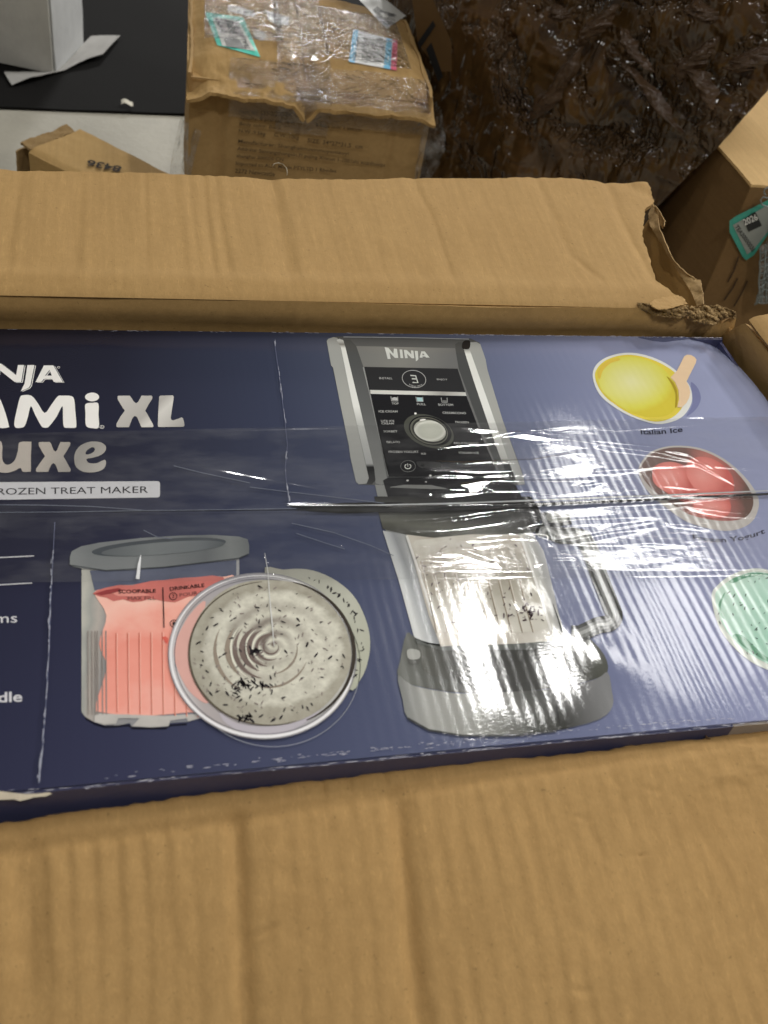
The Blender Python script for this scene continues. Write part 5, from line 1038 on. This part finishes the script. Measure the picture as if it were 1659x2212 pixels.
# large twisted folds of loose film standing off the bale
FOLD = NT('brown_film_fold'); FOLD.l(FOLD.mix(FOLD.noise(FOLD.obj(), 20, 4), alb((66, 49, 32)), alb((92, 70, 50))), FOLD.b.inputs['Base Color']); FOLD.b.inputs['Roughness'].default_value = .2; FOLD.b.inputs['Specular IOR Level'].default_value = .6
FOLD.l(FOLD.bump(FOLD.math('MULTIPLY', FOLD.noise(FOLD.obj(), 90, 4, .6, 1), .004)), FOLD.b.inputs['Normal'])
def fold(pts, wd, seed):
    cs = [PP('C', x, y, bb + bn * .02, bn) for x, y in pts]; cs = np.array(cs); s = np.linspace(0, 1, len(cs))
    def fn(u, v):
        Q = np.stack([np.interp(u, s, cs[:, k]) for k in range(3)], -1); t_ = v - .5
        wv_ = wd * (.3 + np.sin(np.pi * np.clip(u, .02, .98))) * (1 + .6 * fbm(u * 6, 0 * u, seed))
        return Q + be * (t_ * wv_)[..., None] + zu * (t_ * wv_ * .3)[..., None] + bn * (.014 * np.cos(t_ * 3.1) * np.sin(np.pi * u) ** .5 + .006 * fbm(u * 9, v * 5, seed + 3))[..., None]
    return sheet('film_fold', fn, 50, 14, FOLD.m, wbale, thick=0, flip=True)
fold([(985, 285), (1040, 330), (1110, 400), (1150, 470), (1200, 540), (1270, 610)], .020, 1)
fold([(990, 130), (1010, 190), (1060, 260), (1130, 330)], .022, 2)
fold([(800, 210), (760, 290), (690, 400), (620, 490), (560, 560)], .030, 3)
fold([(960, 20), (900, 90), (830, 160), (790, 210)], .026, 4)
fold([(1420, 170), (1360, 240), (1290, 300), (1250, 370)], .034, 5)
fold([(1250, 280), (1330, 330), (1380, 420), (1400, 510)], .026, 6)
fold([(690, 20), (700, 70), (690, 100)], .026, 7)
fold([(1640, 215), (1560, 290), (1500, 330)], .040, 8)
fold([(1330, 0), (1350, 60), (1390, 110)], .03, 9)
# ---------------------------------------------------------------- carton at the right
RZ = -0.10
r0 = P('D', 1530, 345, RZ); rb_ = P('C', 1450, 640, RZ)
rw, rd_, rh = .40, .42, RZ - FLOOR
rc = thing('right_carton', 'brown carton with a bright bare top and teal sticker, standing right of the wrapped bale', 'carton', tuple(r0 + np.array([rw / 2, rd_ / 2, FLOOR - RZ])))
K_R = kraft('kraft_lit_top', (210, 176, 122), 31, dirt=.2); K_RS = kraft('kraft_shaded_side', (118, 92, 58), 32)  # lighter kraft painted for the lit top, darker for the shaded sides
def RW(u, v, z): return r0 + np.stack([np.asarray(u) + 0 * z, np.asarray(v) + 0 * z, z + 0 * np.asarray(u)], -1)
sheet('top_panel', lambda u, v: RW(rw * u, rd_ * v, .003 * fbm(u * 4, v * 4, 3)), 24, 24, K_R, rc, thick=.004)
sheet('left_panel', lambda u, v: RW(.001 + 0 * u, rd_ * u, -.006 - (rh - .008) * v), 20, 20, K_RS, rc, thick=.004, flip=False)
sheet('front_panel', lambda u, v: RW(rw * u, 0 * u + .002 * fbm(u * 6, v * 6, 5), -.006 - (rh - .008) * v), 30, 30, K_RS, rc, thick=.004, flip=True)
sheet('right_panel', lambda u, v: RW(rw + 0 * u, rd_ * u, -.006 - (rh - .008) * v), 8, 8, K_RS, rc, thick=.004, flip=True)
rproj = lambda d: (lambda x, y: PP('D', x, y, r0 - np.array([0, d, 0]), np.array([0, 1, 0])))
TEAL2 = plain('teal_paper_two', (60, 150, 132), .45)
st = decal('teal_sticker', 'D', [(1345, 650), (1400, 610), (1680, 470), (1700, 700), (1545, 930), (1480, 972), (1450, 940), (1345, 740)], TEAL2, rc, 0, proj=rproj(.004))
decal('sticker_paper', 'D', [(1372, 685), (1660, 520), (1690, 700), (1545, 880), (1490, 925)], plain('grey_paper', (142, 146, 140), .5), st, 0, proj=rproj(.0046))
decal('number_box', 'D', [(1455, 640), (1555, 575), (1610, 690), (1500, 740)], INKB, st, 0, proj=rproj(.0052))
text('number', '2026', 'D', (1470, 690), (1580, 640), (1450, 640), PAPER, st, 0, proj=rproj(.0058), bold=.02)
text('serial', 'TEA20000026', 'D', (1385, 700), (1530, 905), (1415, 680), INKB, st, 0, proj=rproj(.0052), bold=.01)
stroke('printed_mark', 'D', [[(1420, 940), (1380, 1060), (1330, 1150)], [(1410, 1120), (1370, 1200), (1300, 1300)], [(1490, 1140), (1450, 1230), (1380, 1350)]], 12, plain('carton_ink', (60, 42, 24), .8), rc, 0, proj=rproj(.004))
# grey net sleeve hanging over the right edge of that carton
NET = film('net_film', tint=(.62, .66, .66), haze=.75, rough=.25, boost=2.0, bump_amp=.0002, bscale=90, big=.006)
WIRE = plain('net_cord', (120, 128, 126), .4, .6)
ns = thing('net_sleeve', 'grey plastic net sleeve hanging against the carton with the dull teal sticker', 'packaging', tuple(PP('D', 1640, 1250, r0 - np.array([0, .02, 0]), np.array([0, 1, 0]))))
nproj = lambda x, y, d=.022: PP('D', x, y, r0 - np.array([0, d, 0]), np.array([0, 1, 0]))
na, nb2, nc, nd = nproj(1590, 880), nproj(1800, 560), nproj(1800, 1330), nproj(1545, 1330)
def net(u, v):
    A_ = na + (nb2 - na) * u[..., None]; B_ = nd + (nc - nd) * u[..., None]
    Q = A_ + (B_ - A_) * v[..., None]; Q[..., 1] -= .008 * np.sin(u * 5 + v * 3) + .006 * fbm(u * 5, v * 6, 3); return Q
sheet('net_sheet', net, 30, 40, NET, ns, thick=0)
def cord(path, r=.0011):
    V = []; Fc = []; p = np.asarray(path, float); t_ = np.gradient(p, axis=0); t_ /= np.linalg.norm(t_, axis=1, keepdims=True)
    for i in range(len(p)):
        a = np.cross(t_[i], [0, 1, .2]); a /= np.linalg.norm(a); b = np.cross(t_[i], a)
        V += [p[i] + r * (a * math.cos(q) + b * math.sin(q)) for q in np.linspace(0, 2 * math.pi, 5, endpoint=False)]
    for i in range(len(p) - 1):
        for k in range(5): Fc.append((i * 5 + k, i * 5 + (k + 1) % 5, i * 5 + 5 + (k + 1) % 5, i * 5 + 5 + k))
    return part('net_cord', V, Fc, WIRE, ns, True)
for k in range(9):
    u = np.linspace(0, 1, 14); v = .06 + k * .11 + .22 * u; cord(net(u, np.clip(v, 0, 1)) - np.array([0, .002, 0]))
for k in range(6):
    v = np.linspace(0, 1, 16); u = np.clip(.02 + k * .16 - .10 * v, 0, 1); cord(net(u, v) - np.array([0, .0025, 0]))
cord([nproj(1640, 440), nproj(1625, 420), nproj(1630, 395), nproj(1650, 380), nproj(1690, 376)]); cord([nproj(1660, 540), nproj(1610, 520), nproj(1598, 480), nproj(1620, 455), nproj(1680, 470)])
# a curled thread of tape standing on the edge of the back flap
th = thing('plastic_thread', 'thin curled clear plastic thread on the far edge of the open carton flap', 'thread', tuple(P('B', 670, 1030, .04)))
tp = [PP('B', x, y, P('B', 670, 1030, .04), np.array([0, 1, 0])) for x, y in [(672, 1030), (674, 1010), (668, 985), (650, 965), (625, 958), (600, 962), (588, 975)]]
V = []; Fc = []
for i, p in enumerate(tp):
    V += [p + np.array([.0005, 0, 0]), p + np.array([-.0003, 0, .0005]), p + np.array([-.0003, .0004, -.0005])]
    if i: o = 3 * i; Fc += [(o - 3 + k, o - 3 + (k + 1) % 3, o + (k + 1) % 3, o + k) for k in range(3)]
part('thread', V, Fc, plain('thread_plastic', (190, 186, 170), .3), th, True)
